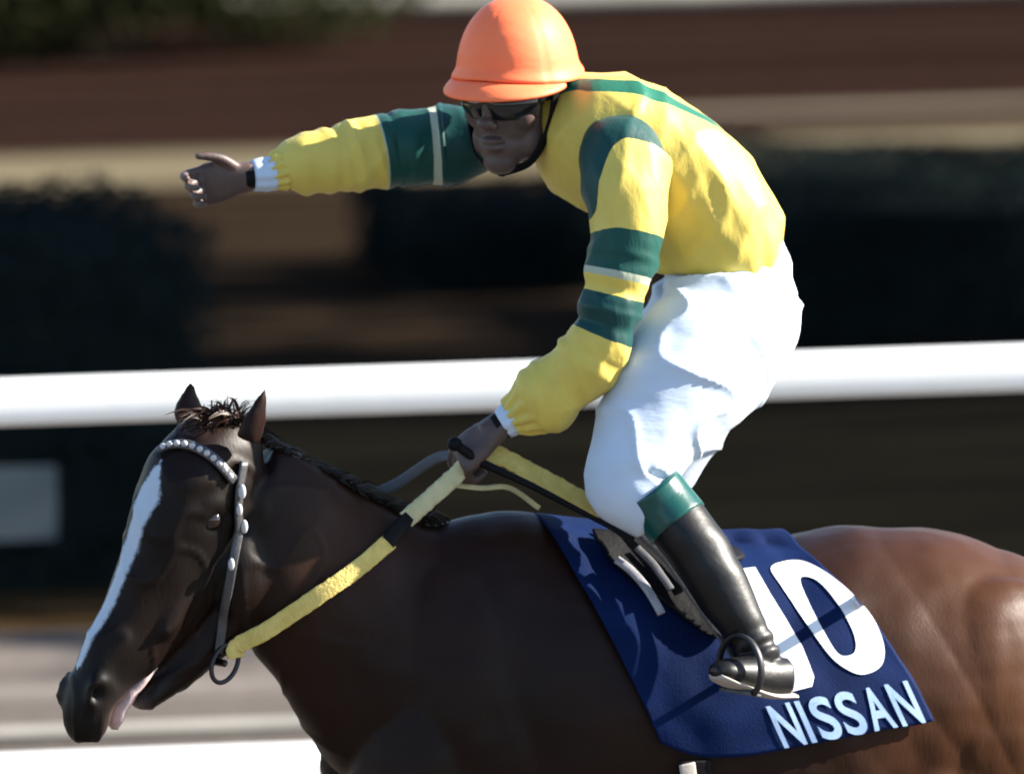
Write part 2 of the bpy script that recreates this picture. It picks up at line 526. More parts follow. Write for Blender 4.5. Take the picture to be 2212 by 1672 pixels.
for s in (1, -1):                                   # jowls, brow bones, nostril rims, lips
    hp.append(ellipsoid(W(500, 1230, hd(500)) + L40 * s * 0.045, (0.075, 0.05, 0.10), (F40, L40, (0, 0, 1))))
    hp.append(ellipsoid(W(408, 1085, hd(408)) + L40 * s * 0.078 , (0.045, 0.022, 0.035), (F40, L40, (0, 0, 1))))
    hp.append(ellipsoid(W(360, 1260, hd(360)) + L40 * s * 0.052, (0.025, 0.016, 0.11), (unit(F40 + [0, 0, .5]), L40, (0.35, 0.3, 0.9))))
    hp.append(ellipsoid(W(172, 1500, hd(172)) + L40 * s * 0.045, (0.026, 0.018, 0.036), (F40, L40, (0.2, 0, 1))))
    # shoulder, haunch and forearm muscle
    hp.append(ellipsoid(W(1000, 1500, hy(1000)) + L30 * s * 0.135, (0.16, 0.07, 0.27), ((0.9, 0.3, 0.35), L30, (-0.35, 0, 0.9))))
    hp.append(ellipsoid(W(900, 1660, hy(900)) + L30 * s * 0.09, (0.16, 0.10, 0.20), ((1, 0.36, 0), L30, (0, 0, 1))))
    hp.append(ellipsoid(W(2090, 1500, hy(2090)) + L30 * s * 0.17, (0.20, 0.11, 0.24), ((0.85, 0.5, 0), L30, (0, 0, 1))))
    hp.append(ellipsoid(W(2230, 1560, hy(2230)) + L30 * s * 0.15, (0.11, 0.09, 0.26), ((0.85, 0.5, 0), L30, (0, 0, 1))))
    hp.append(ellipsoid(W(1930, 1660, hy(1930)) + L30 * s * 0.20, (0.12, 0.07, 0.17), ((0.85, 0.5, 0), L30, (0, 0, 1))))
# ears
for (keys) in ([(418, 935, hy(475) + 0.03, 30, 30, 26, HD), (408, 895, hy(475) + 0.03, 36, 36, 22, HD), (409, 858, hy(475) + 0.03, 22, 22, 15, HD), (413, 832, hy(475) + 0.03, 9, 9, 7, HD), (414, 818, hy(475) + 0.03, 2, 2, 2, HD)],
               [(533, 955, hy(475) - 0.10, 30, 30, 26, HD), (547, 915, hy(475) - 0.10, 32, 32, 22, HD), (562, 870, hy(475) - 0.10, 19, 19, 14, HD), (572, 842, hy(475) - 0.10, 8, 8, 7, HD), (577, 824, hy(475) - 0.10, 2, 2, 2, HD)]):
    hp.append(ploft(keys, 16, nv=20))
# legs: cantering, left fore leading
def leg(pts):
    A = spline([list(p) for p in pts], 34)
    return tube(A[:, :3], np.tile(L30, (34, 1)), A[:, 3], A[:, 3], A[:, 4], nv=20)
fwd = np.array([-math.cos(R(HY)), -math.sin(R(HY)), 0])
def lp(base, f, z, s, a, b): 
    q = base + fwd * f + L30 * s; return (q[0], q[1], z, a, b)
bF = W(930, 1600, hy(930)); bF[2] = 0
bH = W(2160, 1600, hy(2160)); bH[2] = 0
hooves = []
for s, knee_f, foot_f, foot_z in ((0.13, 0.22, 0.36, 0.0), (-0.13, -0.02, -0.12, 0.0)):
    hp.append(leg([lp(bF, 0.0, 1.05, s, .11, .085), lp(bF, knee_f * .5, 0.82, s, .085, .065), lp(bF, knee_f, 0.50, s, .047, .042), lp(bF, knee_f * 1.1, 0.44, s, .044, .040),
                   lp(bF, foot_f * .85, 0.25, s, .028, .026), lp(bF, foot_f * .95, 0.15, s, .036, .033), lp(bF, foot_f + .03, 0.07, s, .034, .034)]))
    hooves.append((bF + fwd * (foot_f + .06) + L30 * s))
for s, st_f, hock_f, foot_f in ((0.15, 0.20, -0.06, 0.12), (-0.15, 0.10, -0.30, -0.26)):
    hp.append(leg([lp(bH, 0.02, 1.18, s, .17, .11), lp(bH, st_f, 0.92, s, .14, .10), lp(bH, (st_f + hock_f) / 2, 0.70, s, .075, .06), lp(bH, hock_f, 0.52, s, .055, .042), lp(bH, hock_f * .9 + foot_f * .1, 0.44, s, .043, .036),
                   lp(bH, foot_f * .8 + hock_f * .2, 0.22, s, .030, .028), lp(bH, foot_f, 0.14, s, .037, .034), lp(bH, foot_f + .04, 0.07, s, .035, .035)]))
    hooves.append((bH + fwd * (foot_f + .07) + L30 * s))
hV, hF = fused(hp, 0.0075, 8, 0.5)

# carve relief: mouth, nostrils, eye sockets, muscle lines
eyeL = W(400, 1116, hd(400)) + L40 * 0.098
nosL = [W(168, 1500, hd(168)) + L40 * s * 0.062 for s in (1, -1)]
def horse_relief(p):
    v = Vector(p)
    d = 0.006 * noise.noise(v * 5.0) + 0.0025 * noise.noise(v * 17.0)
    # long muscle cords on the haunch and neck
    d += 0.006 * noise.noise(Vector((p[0] * 9 - p[2] * 3.5, p[1] * 3, p[2] * 2.0)))
    if p[0] > 0.5:
        d += 0.010 * min(1, (p[0] - 0.5) / 0.35) * abs(noise.noise(Vector((p[0] * 8 + p[2] * 4.0, p[1] * 2, p[2] * 1.6 + 4))))
    if p[0] < -0.20:
        rw = min(1, (-0.20 - p[0]) / 0.2)
        r3 = 1 - abs(noise.noise(Vector((p[0] * 12 + p[2] * 4, p[1] * 8, p[2] * 9 - p[0] * 5))))
        d += rw * (0.0035 * max(0, r3 - 0.86) / 0.14 + 0.003 * noise.noise(Vector(p) * 11))
    for q in nosL:
        r = np.linalg.norm(p - q)
        if r < 0.05: d -= 0.022 * math.exp(-(r / 0.016) ** 2)
    r = np.linalg.norm(p - eyeL)
    if r < 0.06: d -= 0.010 * math.exp(-(r / 0.02) ** 2)
    return d
hV = displace(hV, hF, horse_relief)
# blaze as a signed distance around the front of the face
Tn, Dn, Nn = frames(headA[:, :3], np.tile(L40, (60, 1)))
bl = np.full(len(hV), -0.2)
pink = np.full(len(hV), 0.0)
sel = np.where(hV[:, 0] < W(620, 900, -0.3)[0])[0]
from_t = np.linspace(0, 1, 60)
for i in sel:
    p = hV[i]
    k = int(np.argmin(((headA[:, :3] - p) ** 2).sum(1)))
    q = p - headA[k, :3]
    s, f = q @ Dn[k], q @ Nn[k]
    t = from_t[k]
    if f > 0.35 * abs(s):
        w = np.interp(t, [0.14, 0.20, 0.28, 0.36, 0.55, 0.72, 0.80, 0.84], [-0.03, 0.010, 0.031, 0.021, 0.016, 0.014, 0.010, -0.03])
        bl[i] = w - abs(s - np.interp(t, [0.2, 0.8], [0.006, -0.004]))
    pink[i] = math.exp(-(((p - W(262, 1560, hd(250))) ** 2).sum()) / 0.0012)

t = MT('bay coat', (0.05, 0.02, 0.012), 0.46, 0.14)
v = t.coord()
n_big = t.noise(v, 2.2, 3); n_hair = t.noise(t.coord((60, 60, 14)), 3.0, 4)
c = t.ramp(n_big, [(0.3, (0.007, 0.0024, 0.0013)), (0.7, (0.020, 0.0066, 0.0032))])
c = t.mix(t.math('MULTIPLY', n_hair, 0.35), c, (0.007, 0.0026, 0.0016))
c = t.mix(t.math('MULTIPLY', t.attr('sunlit_coat'), 0.75), c, (0.062, 0.0235, 0.0092))  # lighter bay on rump and neck; sunlit warmth painted into the coat
dark = t.attr('points')
c = t.mix(dark, c, (0.0040, 0.0026, 0.0021))
blz = t.attr('blaze')
nz = t.math('MULTIPLY', t.math('SUBTRACT', t.noise(v, 90, 3), 0.5), 0.012)
mr = t.node('ShaderNodeMapRange'); mr.interpolation_type = 'SMOOTHSTEP'
mr.inputs[1].default_value = -0.005; mr.inputs[2].default_value = 0.006
t.l.new(t.math('ADD', blz, nz), mr.inputs[0])
c = t.mix(mr.outputs[0], c, (0.42, 0.47, 0.54))
c = t.mix(t.attr('pink'), c, (0.42, 0.30, 0.28))
t.base(c); t.bump(n_hair, 0.25, 0.002)
m_horse = t.m
horse = empty('racehorse', (0, 0, 0), 'dark bay racehorse with a white blaze carrying the rider', 'horse')
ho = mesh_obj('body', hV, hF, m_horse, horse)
attr(ho, 'blaze', bl); attr(ho, 'pink', np.clip(pink, 0, 1))
xh = W(620, 0, -0.5)[0]
# dark points of a bay: muzzle, face, lower legs
muz = W(200, 1530, hd(200)); fc = W(420, 1150, hd(420))
dk = np.clip(1.6 - np.sqrt(((hV - fc) ** 2).sum(1)) / 0.17, 0, 1)
dk = np.maximum(dk, np.clip(1.3 - np.sqrt(((hV - muz) ** 2).sum(1)) / 0.28, 0, 1))
dk = np.maximum(dk, np.clip((0.62 - hV[:, 2]) / 0.2, 0, 1))
attr(ho, 'points', dk)
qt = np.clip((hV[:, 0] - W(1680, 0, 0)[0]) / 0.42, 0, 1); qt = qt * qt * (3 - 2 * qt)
nk = np.exp(-(((hV - W(700, 1180, hy(700))) ** 2 / np.array([0.018, 1.0, 0.012])).sum(1)))  # patch of painted sun on the neck
attr(ho, 'sunlit_coat', np.maximum(qt, 0.6 * nk))
hbvh = BVHTree.FromPolygons([tuple(v) for v in hV], hF)

m_hoof = varied('hoof horn', (0.03, 0.025, 0.02), (0.06, 0.05, 0.04), 20, 0.5, 0.4, 0.2).m
for c in hooves:
    A = spline([(c[0] - fwd[0] * .03, c[1] - fwd[1] * .03, 0.085, .04, .038), (c[0] - fwd[0]*.01, c[1] - fwd[1]*.01, 0.04, .055, .048), (c[0], c[1], 0.0, .065, .056)], 8)
    V, F, _ = tube(A[:, :3], np.tile(L30, (8, 1)), A[:, 3], A[:, 3], A[:, 4], nv=20)
    fixn(mesh_obj('hoof', V, F, m_hoof, horse))
m_eye = MT('eye', (0.008, 0.004, 0.003), 0.08, 0.6).m
for s in (1, -1):
    c = W(400, 1116, hd(400)) + L40 * s * 0.30
    hit = hbvh.ray_cast(Vector(c), Vector(-L40 * s))
    c = np.array(hit[0]) - L40 * s * 0.011
    mesh_obj('eye', *ellipsoid(c, (0.024, 0.019, 0.020), (F40, L40, (0, 0, 1)))[:2], m_eye, horse)

# mane, forelock, tail: hair locks
m_hair = varied('black hair', (0.006, 0.005, 0.005), (0.016, 0.011, 0.009), 30, 0.5, 0.3, 0.0).m
def lock(pts, w, rnd, n=6):
    A = spline(np.array(pts), n); V, F = [], []
    sd = unit(np.cross(A[-1] - A[0], [rnd.gauss(0, 1), rnd.gauss(0, 1), rnd.gauss(0, .3)]))
    for i in range(n):
        ww = w * (1 - (i / (n - 1)) ** 2) + 0.0004
        V += [A[i] - sd * ww, A[i] + sd * ww]
    for i in range(n - 1): F.append((2*i, 2*i+1, 2*i+3, 2*i+2))
    return np.array(V), F
rnd = random.Random(21)
locks = []
crest = spline([list(W(*q)) for q in [(540, 915, hy(530)), (590, 955, hy(580)), (650, 985, hy(650)), (730, 1020, hy(730)), (810, 1065, hy(810)), (900, 1100, hy(900)), (1000, 1105, hy(1000))]], 200)
for k in range(3200):
    b = crest[rnd.randrange(172)] + np.array([rnd.uniform(-.01, .01), rnd.uniform(-.02, .02), -0.010])
    l = rnd.uniform(0.015, 0.040)
    out = unit(np.array([rnd.uniform(0.2, 1.0), 0.5 + rnd.uniform(-.4, .4), rnd.uniform(-.35, .12)]))
    locks.append(lock([b, b + out * l * .5 + [0, 0, .002], b + out * l + [0.01, 0.012, -.016]], rnd.uniform(.0005, .0013), rnd))
V, F = merge(locks); o = mesh_obj('mane', V, F, m_hair, horse); o['kind'] = 'stuff'
locks = []
for k in range(170):
    b = W(rnd.uniform(440, 525), rnd.uniform(898, 925), hy(475) - 0.02 + rnd.uniform(-.03, .03))
    if rnd.random() < 0.35:
        e = b + np.array([rnd.uniform(-.05, .05), rnd.uniform(-.03, .0), rnd.uniform(.02, .045)])
    else:
        e = b + unit(np.array([-.6, -.5, rnd.uniform(-.5, .2)])) * rnd.uniform(.03, .08) + np.array([rnd.uniform(-.03, .03), 0, 0])
    locks.append(lock([b, (b + e) / 2 + [0, 0, .012], e], rnd.uniform(.0012, .003), rnd))
m_fore = varied('brown forelock', (0.020, 0.009, 0.005), (0.045, 0.019, 0.009), 40, 0.5, 0.3, 0.0).m
V, F = merge(locks); o = mesh_obj('forelock', V, F, m_fore, horse); o['kind'] = 'stuff'
m_tongue = varied('tongue', (0.40, 0.27, 0.26), (0.52, 0.40, 0.38), 40, 0.35, 0.5, 0.3, 120, 0.003).m
V, F, _ = ploft([(325, 1440, hd(325), 12, 12, 26, HD), (285, 1490, hd(285), 14, 14, 28, HD), (258, 1532, hd(258), 14, 14, 26, HD), (246, 1566, hd(246), 12, 12, 22, HD), (246, 1582, hd(246), 5, 5, 12, HD)], 30, nv=20, disp=lambda u, a, p: 0.003 * noise.noise(Vector(p) * 45))
fixn(mesh_obj('tongue', V, F, m_tongue, horse))
locks = []
dock = W(2385, 1500, hy(2385))
for k in range(260):
    b = dock + np.array([rnd.uniform(-.02, .02), rnd.uniform(-.02, .02), rnd.uniform(-.05, .02)])
    q = -fwd * rnd.uniform(.22, .34) + L30 * rnd.uniform(-.06, .06)
    locks.append(lock([b, b + q * .6 + [0, 0, -.05], b + q + [0, 0, -.35], b + q * 1.15 + [0, 0, -rnd.uniform(.55, .8)]], .006, rnd, 8))
V, F = merge(locks); o = mesh_obj('tail', V, F, m_hair, horse); o['kind'] = 'stuff'

# ------------------------------------------------------------------ saddle cloth with number and lettering
m_cloth = varied('navy saddle cloth', (0.0011, 0.0065, 0.036), (0.0022, 0.012, 0.060), 10, 0.75, 0.08, 0.4, 220, 0.002).m
m_print = varied('white print', (0.74, 0.77, 0.80), (0.66, 0.70, 0.75), 14, 0.6, 0.3, 0.2, 180, 0.002).m
m_shade_print = varied('shade tinted print', (0.30, 0.42, 0.62), (0.22, 0.33, 0.52), 26, 0.7, 0.2, 0.2, 180, 0.002).m  # white letters, with the blue of shade mixed into their colour
CAMP = Vector((0, -D, H))
def cast(px, py, off, bvh=None, y0=0.0):
    tgt = Vector(W(px, py, y0)); d = (tgt - CAMP).normalized()
    h = (bvh or hbvh).ray_cast(CAMP, d)
    if h[0] is None: return None
    n = Vector(h[1]); n = -n if n.dot(d) > 0 else n
    return np.array(h[0] + n * off)
# near side: bilinear sheet in the picture, laid on the flank
top = spline([(1185, 1164, 0), (1270, 1174, 0), (1400, 1188, 0), (1540, 1193, 0), (1640, 1196, 0), (1730, 1200, 0)], 60)
bot = spline([(1425, 1610, 0), (1500, 1638, 0), (1600, 1640, 0), (1700, 1622, 0), (1860, 1592, 0), (2012, 1562, 0)], 60)
def cloth_px(a, b):
    i = a * 59; i0 = min(int(i), 58); f = i - i0
    P = top[i0] * (1 - f) + top[i0 + 1] * f; Q = bot[i0] * (1 - f) + bot[i0 + 1] * f
    mid = (P + Q) / 2 + np.array([18, -22, 0]) * (0.4 + 0.6 * a)     # bow of the flank
    return (P * (1 - b) ** 2 + 2 * (2 * mid - (P + Q) / 2) * b * (1 - b) + Q * b * b)[:2]
NA, NB = 90, 60
P0 = np.zeros((NA, NB, 3)); ok = np.zeros((NA, NB), bool)
for i in range(NA):
    for j in range(NB):
        q = cloth_px(i / (NA - 1), j / (NB - 1))
        h = cast(q[0], q[1], 0.012)
        if h is not None: P0[i, j] = h; ok[i, j] = True
for i in range(NA):                      # any miss at the ridge takes its lower neighbour
    for j in range(NB - 2, -1, -1):
        if not ok[i, j] and ok[i, j + 1]: P0[i, j] = P0[i, j + 1] + [0, 0.004, 0.004]; ok[i, j] = True
for it in range(6):
    Q = P0.copy(); Q[1:-1, 1:-1] = (P0[2:, 1:-1] + P0[:-2, 1:-1] + P0[1:-1, 2:] + P0[1:-1, :-2]) / 4; P0 = Q
cl = empty('saddle_cloth', (0, 0, 0), 'navy blue numbered saddle cloth under the rider with white print', 'saddle cloth')
# far side: mirror image about the plane of the horse's back
pc = W(1480, 1500, hy(1480)); 
def mirror(p): 
    q = p - pc; return p - 2 * (q @ L30) * L30
V, F = [], []
def cv(i, j): return i * NB + j
for i in range(NA):
    for j in range(NB):
        p = P0[i, j] + np.array([0.3, -0.9, 0.3]) * (0.003 * noise.noise(Vector(P0[i, j]) * 14))
        V.append(p)
P1 = np.array(V).reshape(NA, NB, 3)
nv0 = len(V)
NR = 12
for i in range(NA):
    a, b = P1[i, 0], mirror(P1[i, 0])
    for k in range(1, NR):
        f = k / NR; V.append(a * (1 - f) + b * f + np.array([0, 0, 0.02 * math.sin(math.pi * f)]))
nv1 = len(V)
for i in range(NA):
    for j in range(NB): V.append(mirror(P1[i, j]))
def ring(i):
    return [cv(i, j) for j in range(NB - 1, -1, -1)] + [nv0 + i * (NR - 1) + k for k in range(NR - 1)] + [nv1 + i * NB + j for j in range(NB)]
for i in range(NA - 1):
    a, b = ring(i), ring(i + 1)
    for k in range(len(a) - 1): F.append((a[k], a[k + 1], b[k + 1], b[k]))
co = mesh_obj('cloth', V, F, m_cloth, cl)
sm = co.modifiers.new('thick', 'SOLIDIFY'); sm.thickness = 0.006; sm.offset = 1
# make the outside face the camera side
co.data.update()
if co.data.polygons[len(F) // 4].normal.y > 0: co.data.flip_normals()
cV = np.array(V); cbvh = BVHTree.FromPolygons([tuple(v) for v in V], F)

def decal(name, outline_px, hole=None, off=0.0085, parent=cl):
    """flat print laid on the cloth; outline in picture units, filled and draped"""
    bm = bmesh.new()
    def addloop(pts):
        vs = [bm.verts.new((p[0] / 100, p[1] / 100, 0)) for p in pts]
        return [bm.edges.new((vs[i], vs[(i + 1) % len(vs)])) for i in range(len(vs))]
    ed = addloop(outline_px)
    if hole: ed += addloop(hole)
    bmesh.ops.triangle_fill(bm, use_beauty=True, use_dissolve=False, edges=ed)
    for _ in range(2): 
        bmesh.ops.subdivide_edges(bm, edges=[e for e in bm.edges if e.calc_length() > 0.10], cuts=1)
        bmesh.ops.triangulate(bm, faces=bm.faces)
    for vt in bm.verts:
        h = cast(vt.co.x * 100, vt.co.y * 100, off, cbvh)
        if h is None: h = W(vt.co.x * 100, vt.co.y * 100, -0.3)
        vt.co = h
    me = bpy.data.meshes.new(name); bm.to_mesh(me); bm.free(); me.materials.append(m_print); me.shade_smooth()
    me.update()
    o = bpy.data.objects.new(name, me); COL.objects.link(o); o.parent = parent
    if me.polygons and sum(p.normal.y for p in me.polygons) > 0: me.flip_normals()
    return o
def closed(keys, n):
    K = np.array([list(k) + [0] for k in keys], float); m = len(K); out = []
    for i in range(m):
        p0, p1, p2, p3 = K[(i - 1) % m], K[i], K[(i + 1) % m], K[(i + 2) % m]
        for u in np.linspace(0, 1, n, endpoint=False):
            out.append((0.5 * ((2*p1) + (p2-p0)*u + (2*p0-5*p1+4*p2-p3)*u*u + (3*p1-p0-3*p2+p3)*u**3))[:2])
    return out
zo = [(1664, 1238), (1690, 1224), (1735, 1222), (1785, 1246), (1840, 1290), (1885, 1345), (1908, 1400), (1902, 1445), (1865, 1464), (1830, 1454), (1788, 1420), (1730, 1340), (1685, 1274)]
zi = [(1728, 1262), (1750, 1257), (1780, 1276), (1815, 1322), (1842, 1375), (1846, 1412), (1828, 1424), (1806, 1416), (1778, 1372), (1745, 1306)]
decal('numeral_zero', closed(zo, 5), closed(zi, 5))
one = [(1560, 1258), (1600, 1240), (1630, 1236), (1662, 1292), (1700, 1352), (1732, 1404), (1756, 1470), (1752, 1490), (1706, 1502), (1688, 1480), (1660, 1410), (1620, 1345), (1600, 1310), (1572, 1318)]
decal('numeral_one', one)
# lettering: built-in face, one object per letter
base0, bx, upv = np.array([1692, 1620.0]), np.array([1.0, -0.185]), np.array([-0.42, -0.92])
adv = [63, 28, 58, 58, 63, 62]; xo = 0
for ch, a in zip('NISSAN', adv):
    cu = bpy.data.curves.new('letter', 'FONT'); cu.body = ch; cu.size = 1.0; cu.offset = 0.022
    to = bpy.data.objects.new('tmp_letter', cu); COL.objects.link(to)
    ev = to.evaluated_get(bpy.context.evaluated_depsgraph_get()); me0 = ev.to_mesh()
    bm = bmesh.new(); bm.from_mesh(me0); ev.to_mesh_clear()
    bpy.data.objects.remove(to)
    xs = [v.co.x for v in bm.verts]; x0, x1 = min(xs), max(xs)
    wpx = a * (0.80 if ch != 'I' else 0.42); hpx = 96
    for _ in range(2):
        bmesh.ops.subdivide_edges(bm, edges=[e for e in bm.edges if e.calc_length() > 0.15], cuts=1)
        bmesh.ops.triangulate(bm, faces=bm.faces)
    for vt in bm.verts:
        q = base0 + bx * (xo + (vt.co.x - x0) / (x1 - x0) * wpx) + upv * (vt.co.y / 0.72 * hpx)
        h = cast(q[0], q[1], 0.0085, cbvh)
        if h is None: h = W(q[0], q[1], -0.35)
        vt.co = h
    me = bpy.data.meshes.new('letter'); bm.to_mesh(me); bm.free(); me.materials.append(m_shade_print); me.shade_smooth(); me.update()
    lo = bpy.data.objects.new('letter', me); COL.objects.link(lo); lo.parent = cl
    if sum(p.normal.y for p in me.polygons) > 0: me.flip_normals()
    xo += a - 3

# ------------------------------------------------------------------ the rider
skin_t = varied('skin', (0.056, 0.034, 0.028), (0.088, 0.055, 0.046), 25, 0.5, 0.4, 0.2, 200, 0.001)
skin_t.b.inputs['Subsurface Weight'].default_value = 0.08
skin_t.b.inputs['Subsurface Scale'].default_value = 0.01
m_skin = skin_t.m
YEL, YEL2 = (0.66, 0.515, 0.105), (0.58, 0.445, 0.085)
GRN, GRN2 = (0.0015, 0.048, 0.044), (0.002, 0.060, 0.048)
PALE = (0.40, 0.45, 0.34)

def silk(name, bands, attrn='t'):
    """bands: list of (limit, colour) along attribute t"""
    m = MT(name, YEL, 0.5, 0.25, sheen=0.04)
    a = m.attr(attrn); v = m.coord()
    a = m.math('ADD', a, m.math('MULTIPLY', m.math('SUBTRACT', m.noise(v, 30, 2), 0.5), 0.006))
    c = m.ramp(a, bands, 'CONSTANT')
    c = m.mix(m.math('MULTIPLY', m.noise(v, 22, 4), 0.28), c, (0.10, 0.08, 0.03), 'MULTIPLY')
    m.base(c); m.bump(m.noise(m.coord((26, 26, 9), (0, 0.35, 0)), 1.0, 5, 0.6), 0.17, 0.02); m.bump(m.noise(v, 500, 2), 0.12, 0.0008)
    return m

rider = empty('person', tuple(W(1480, 1180, 0)), 'rider in yellow and green silks standing in the stirrups, pointing ahead', 'person')
def part(name, V, F, m, parent=rider):
    o = mesh_obj(name, V, F, m); fixn(o)
    return adopt(o, parent)

# head frame
HYAW, HPIT = 28.0, 5.0
hF_ = np.array([-math.sin(R(HYAW)) * math.cos(R(HPIT)), -math.cos(R(HYAW)) * math.cos(R(HPIT)), -math.sin(R(HPIT))])
hL_ = unit(np.cross([0, 0, 1], hF_))
hU_ = np.cross(hF_, hL_)
hO = W(1114, 203, -0.03)
def hpnt(l, f, u): return hO + hL_ * l + hF_ * f + hU_ * u
HAX = (hL_, hF_, hU_)
bp = []
k_ = 1.07
def he(l, f, u, r): return ellipsoid(hpnt(l * k_, f * k_, u * k_), [q * k_ for q in r], HAX)
bp += [he(0, -.012, .05, (.076, .096, .086)), he(0, .035, -.02, (.064, .062, .082)), he(0, .045, -.075, (.05, .048, .042)), he(0, .066, -.104, (.032, .026, .024)),
       he(0, .104, -.008, (.010, .014, .030)), he(0, .116, -.028, (.0155, .014, .012)), he(0, .094, -.062, (.024, .014, .0065)), he(0, .092, -.075, (.021, .014, .007)), he(0, .085, .032, (.056, .02, .014))]
for s in (1, -1):
    bp += [he(s * .040, .060, -.020, (.028, .026, .030)), he(s * .011, .108, -.034, (.009, .010, .008)), he(s * .076, -.01, -.012, (.009, .018, .030)), he(s * .044, .030, -.070, (.022, .036, .036))]
# neck, torso, limbs under the clothes
bp.append(ploft([(1125, 300, 0.02, 50, 50, 50, 40), (1165, 295, 0.03, 48, 48, 55, 45), (1215, 290, 0.02, 60, 60, 80, 50)], 12, nv=20))
torso_keys = [(1556, 600, 0.0, 95, 100, 130, 25), (1556, 555, 0.0, 118, 130, 160, 26), (1530, 485, 0.0, 140, 150, 185, 30), (1480, 412, 0.0, 150, 158, 195, 36), (1402, 345, 0.0, 142, 152, 200, 43),
              (1315, 298, 0.0, 132, 160, 200, 50), (1240, 268, 0.005, 112, 140, 165, 52), (1185, 246, 0.01, 88, 100, 110, 50), (1150, 238, 0.01, 70, 72, 76, 48)]
def shrink(keys, f): return [(k[0], k[1], k[2], k[3] * f, k[4] * f, k[5] * f, k[6]) for k in keys]
bp.append(ploft(shrink(torso_keys, 0.86), 30, nv=28))
near_arm = [(1385, 285, -0.10, 60, 60, 60, 20), (1352, 330, -0.14, 100, 100, 92, 20), (1350, 400, -0.18, 96, 96, 90, 15), (1355, 480, -0.205, 84, 84, 82, 12), (1338, 580, -0.225, 74, 74, 74, 10), (1320, 660, -0.235, 68, 70, 70, 10),
            (1300, 730, -0.24, 66, 66, 68, 10), (1262, 790, -0.24, 72, 66, 66, 10), (1205, 838, -0.23, 72, 68, 66, 10), (1160, 872, -0.225, 66, 62, 60, 10), (1120, 895, -0.22, 48, 46, 46, 10), (1103, 905, -0.22, 38, 36, 38, 10)]
far_arm = [(1060, 290, 0.10, 60, 60, 60, 30), (985, 306, 0.12, 84, 84, 80, 15), (930, 312, 0.12, 82, 82, 80, 10), (870, 315, 0.11, 80, 80, 80, 5), (810, 325, 0.10, 80, 82, 78, 0), (740, 338, 0.085, 74, 74, 72, 0),
           (670, 350, 0.07, 64, 62, 62, 0), (620, 360, 0.06, 52, 52, 52, 0), (592, 370, 0.055, 40, 40, 40, 0), (580, 372, 0.052, 36, 37, 37, 0)]
bp.append(ploft(shrink(near_arm, 0.68) + [(1085, 918, -0.22, 27, 27, 24, 10), (1050, 942, -0.22, 30, 30, 24, 10)], 40, nv=20))
bp.append(ploft(shrink(far_arm, 0.68) + [(552, 375, 0.045, 26, 26, 24, 0), (520, 384, 0.035, 32, 32, 22, 0)], 36, nv=20))
near_leg = [(1572, 640, -0.07, 140, 150, 120, 25), (1556, 725, -0.11, 165, 160, 130, 25), (1494, 815, -0.16, 166, 148, 128, 25), (1432, 905, -0.20, 144, 116, 118, 22), (1388, 990, -0.235, 122, 92, 108, 20), (1366, 1046, -0.255, 108, 82, 98, 18), (1386, 1078, -0.27, 86, 72, 84, 15), (1426, 1112, -0.285, 58, 64, 68, 15)]
far_leg = [(1540, 640, 0.08, 130, 140, 110, 25), (1515, 740, 0.12, 150, 150, 120, 25), (1470, 850, 0.16, 135, 140, 115, 20), (1425, 950, 0.19, 118, 120, 105, 15), (1395, 1040, 0.21, 100, 98, 95, 12), (1400, 1100, 0.22, 84, 82, 82, 12), (1430, 1145, 0.23, 70, 68, 70, 12)]
near_shin = [(1428, 1095, -0.285, 62, 70, 70, 15), (1494, 1180, -0.305, 60, 72, 70, 15), (1550, 1270, -0.32, 58, 68, 64, 15), (1598, 1350, -0.33, 48, 56, 52, 15), (1630, 1408, -0.335, 44, 48, 46, 15), (1648, 1440, -0.338, 42, 46, 44, 15)]
far_shin = [(1430, 1110, 0.23, 70, 74, 72, 15), (1480, 1180, 0.25, 72, 78, 72, 15), (1530, 1270, 0.27, 68, 72, 66, 15), (1575, 1350, 0.28, 54, 58, 54, 15), (1610, 1410, 0.285, 46, 50, 48, 15), (1630, 1440, 0.29, 44, 48, 46, 15)]
for kk in (near_leg, far_leg): bp.append(ploft(shrink(kk, 0.84), 30, nv=24))
for kk in (near_shin, far_shin): bp.append(ploft(shrink(kk, 0.8), 24, nv=20))
bp.append(ellipsoid(W(1570, 640, 0.0), (0.10, 0.15, 0.11)))
foot_near = [(1700, 1470, -0.315, 44, 44, 34, 50), (1650, 1470, -0.35, 44, 44, 38, 50), (1600, 1462, -0.39, 38, 36, 40, 50), (1560, 1456, -0.425, 26, 24, 34, 50), (1542, 1454, -0.44, 12, 12, 18, 50)]
foot_far = [(1680, 1470, 0.30, 44, 44, 34, 10), (1630, 1478, 0.29, 44, 44, 38, 10), (1560, 1485, 0.28, 36, 34, 40, 10), (1490, 1490, 0.27, 26, 22, 34, 10), (1465, 1492, 0.265, 12, 12, 18, 10)]
for kk in (foot_near, foot_far): bp.append(ploft(shrink(kk, 0.8), 18, nv=20))

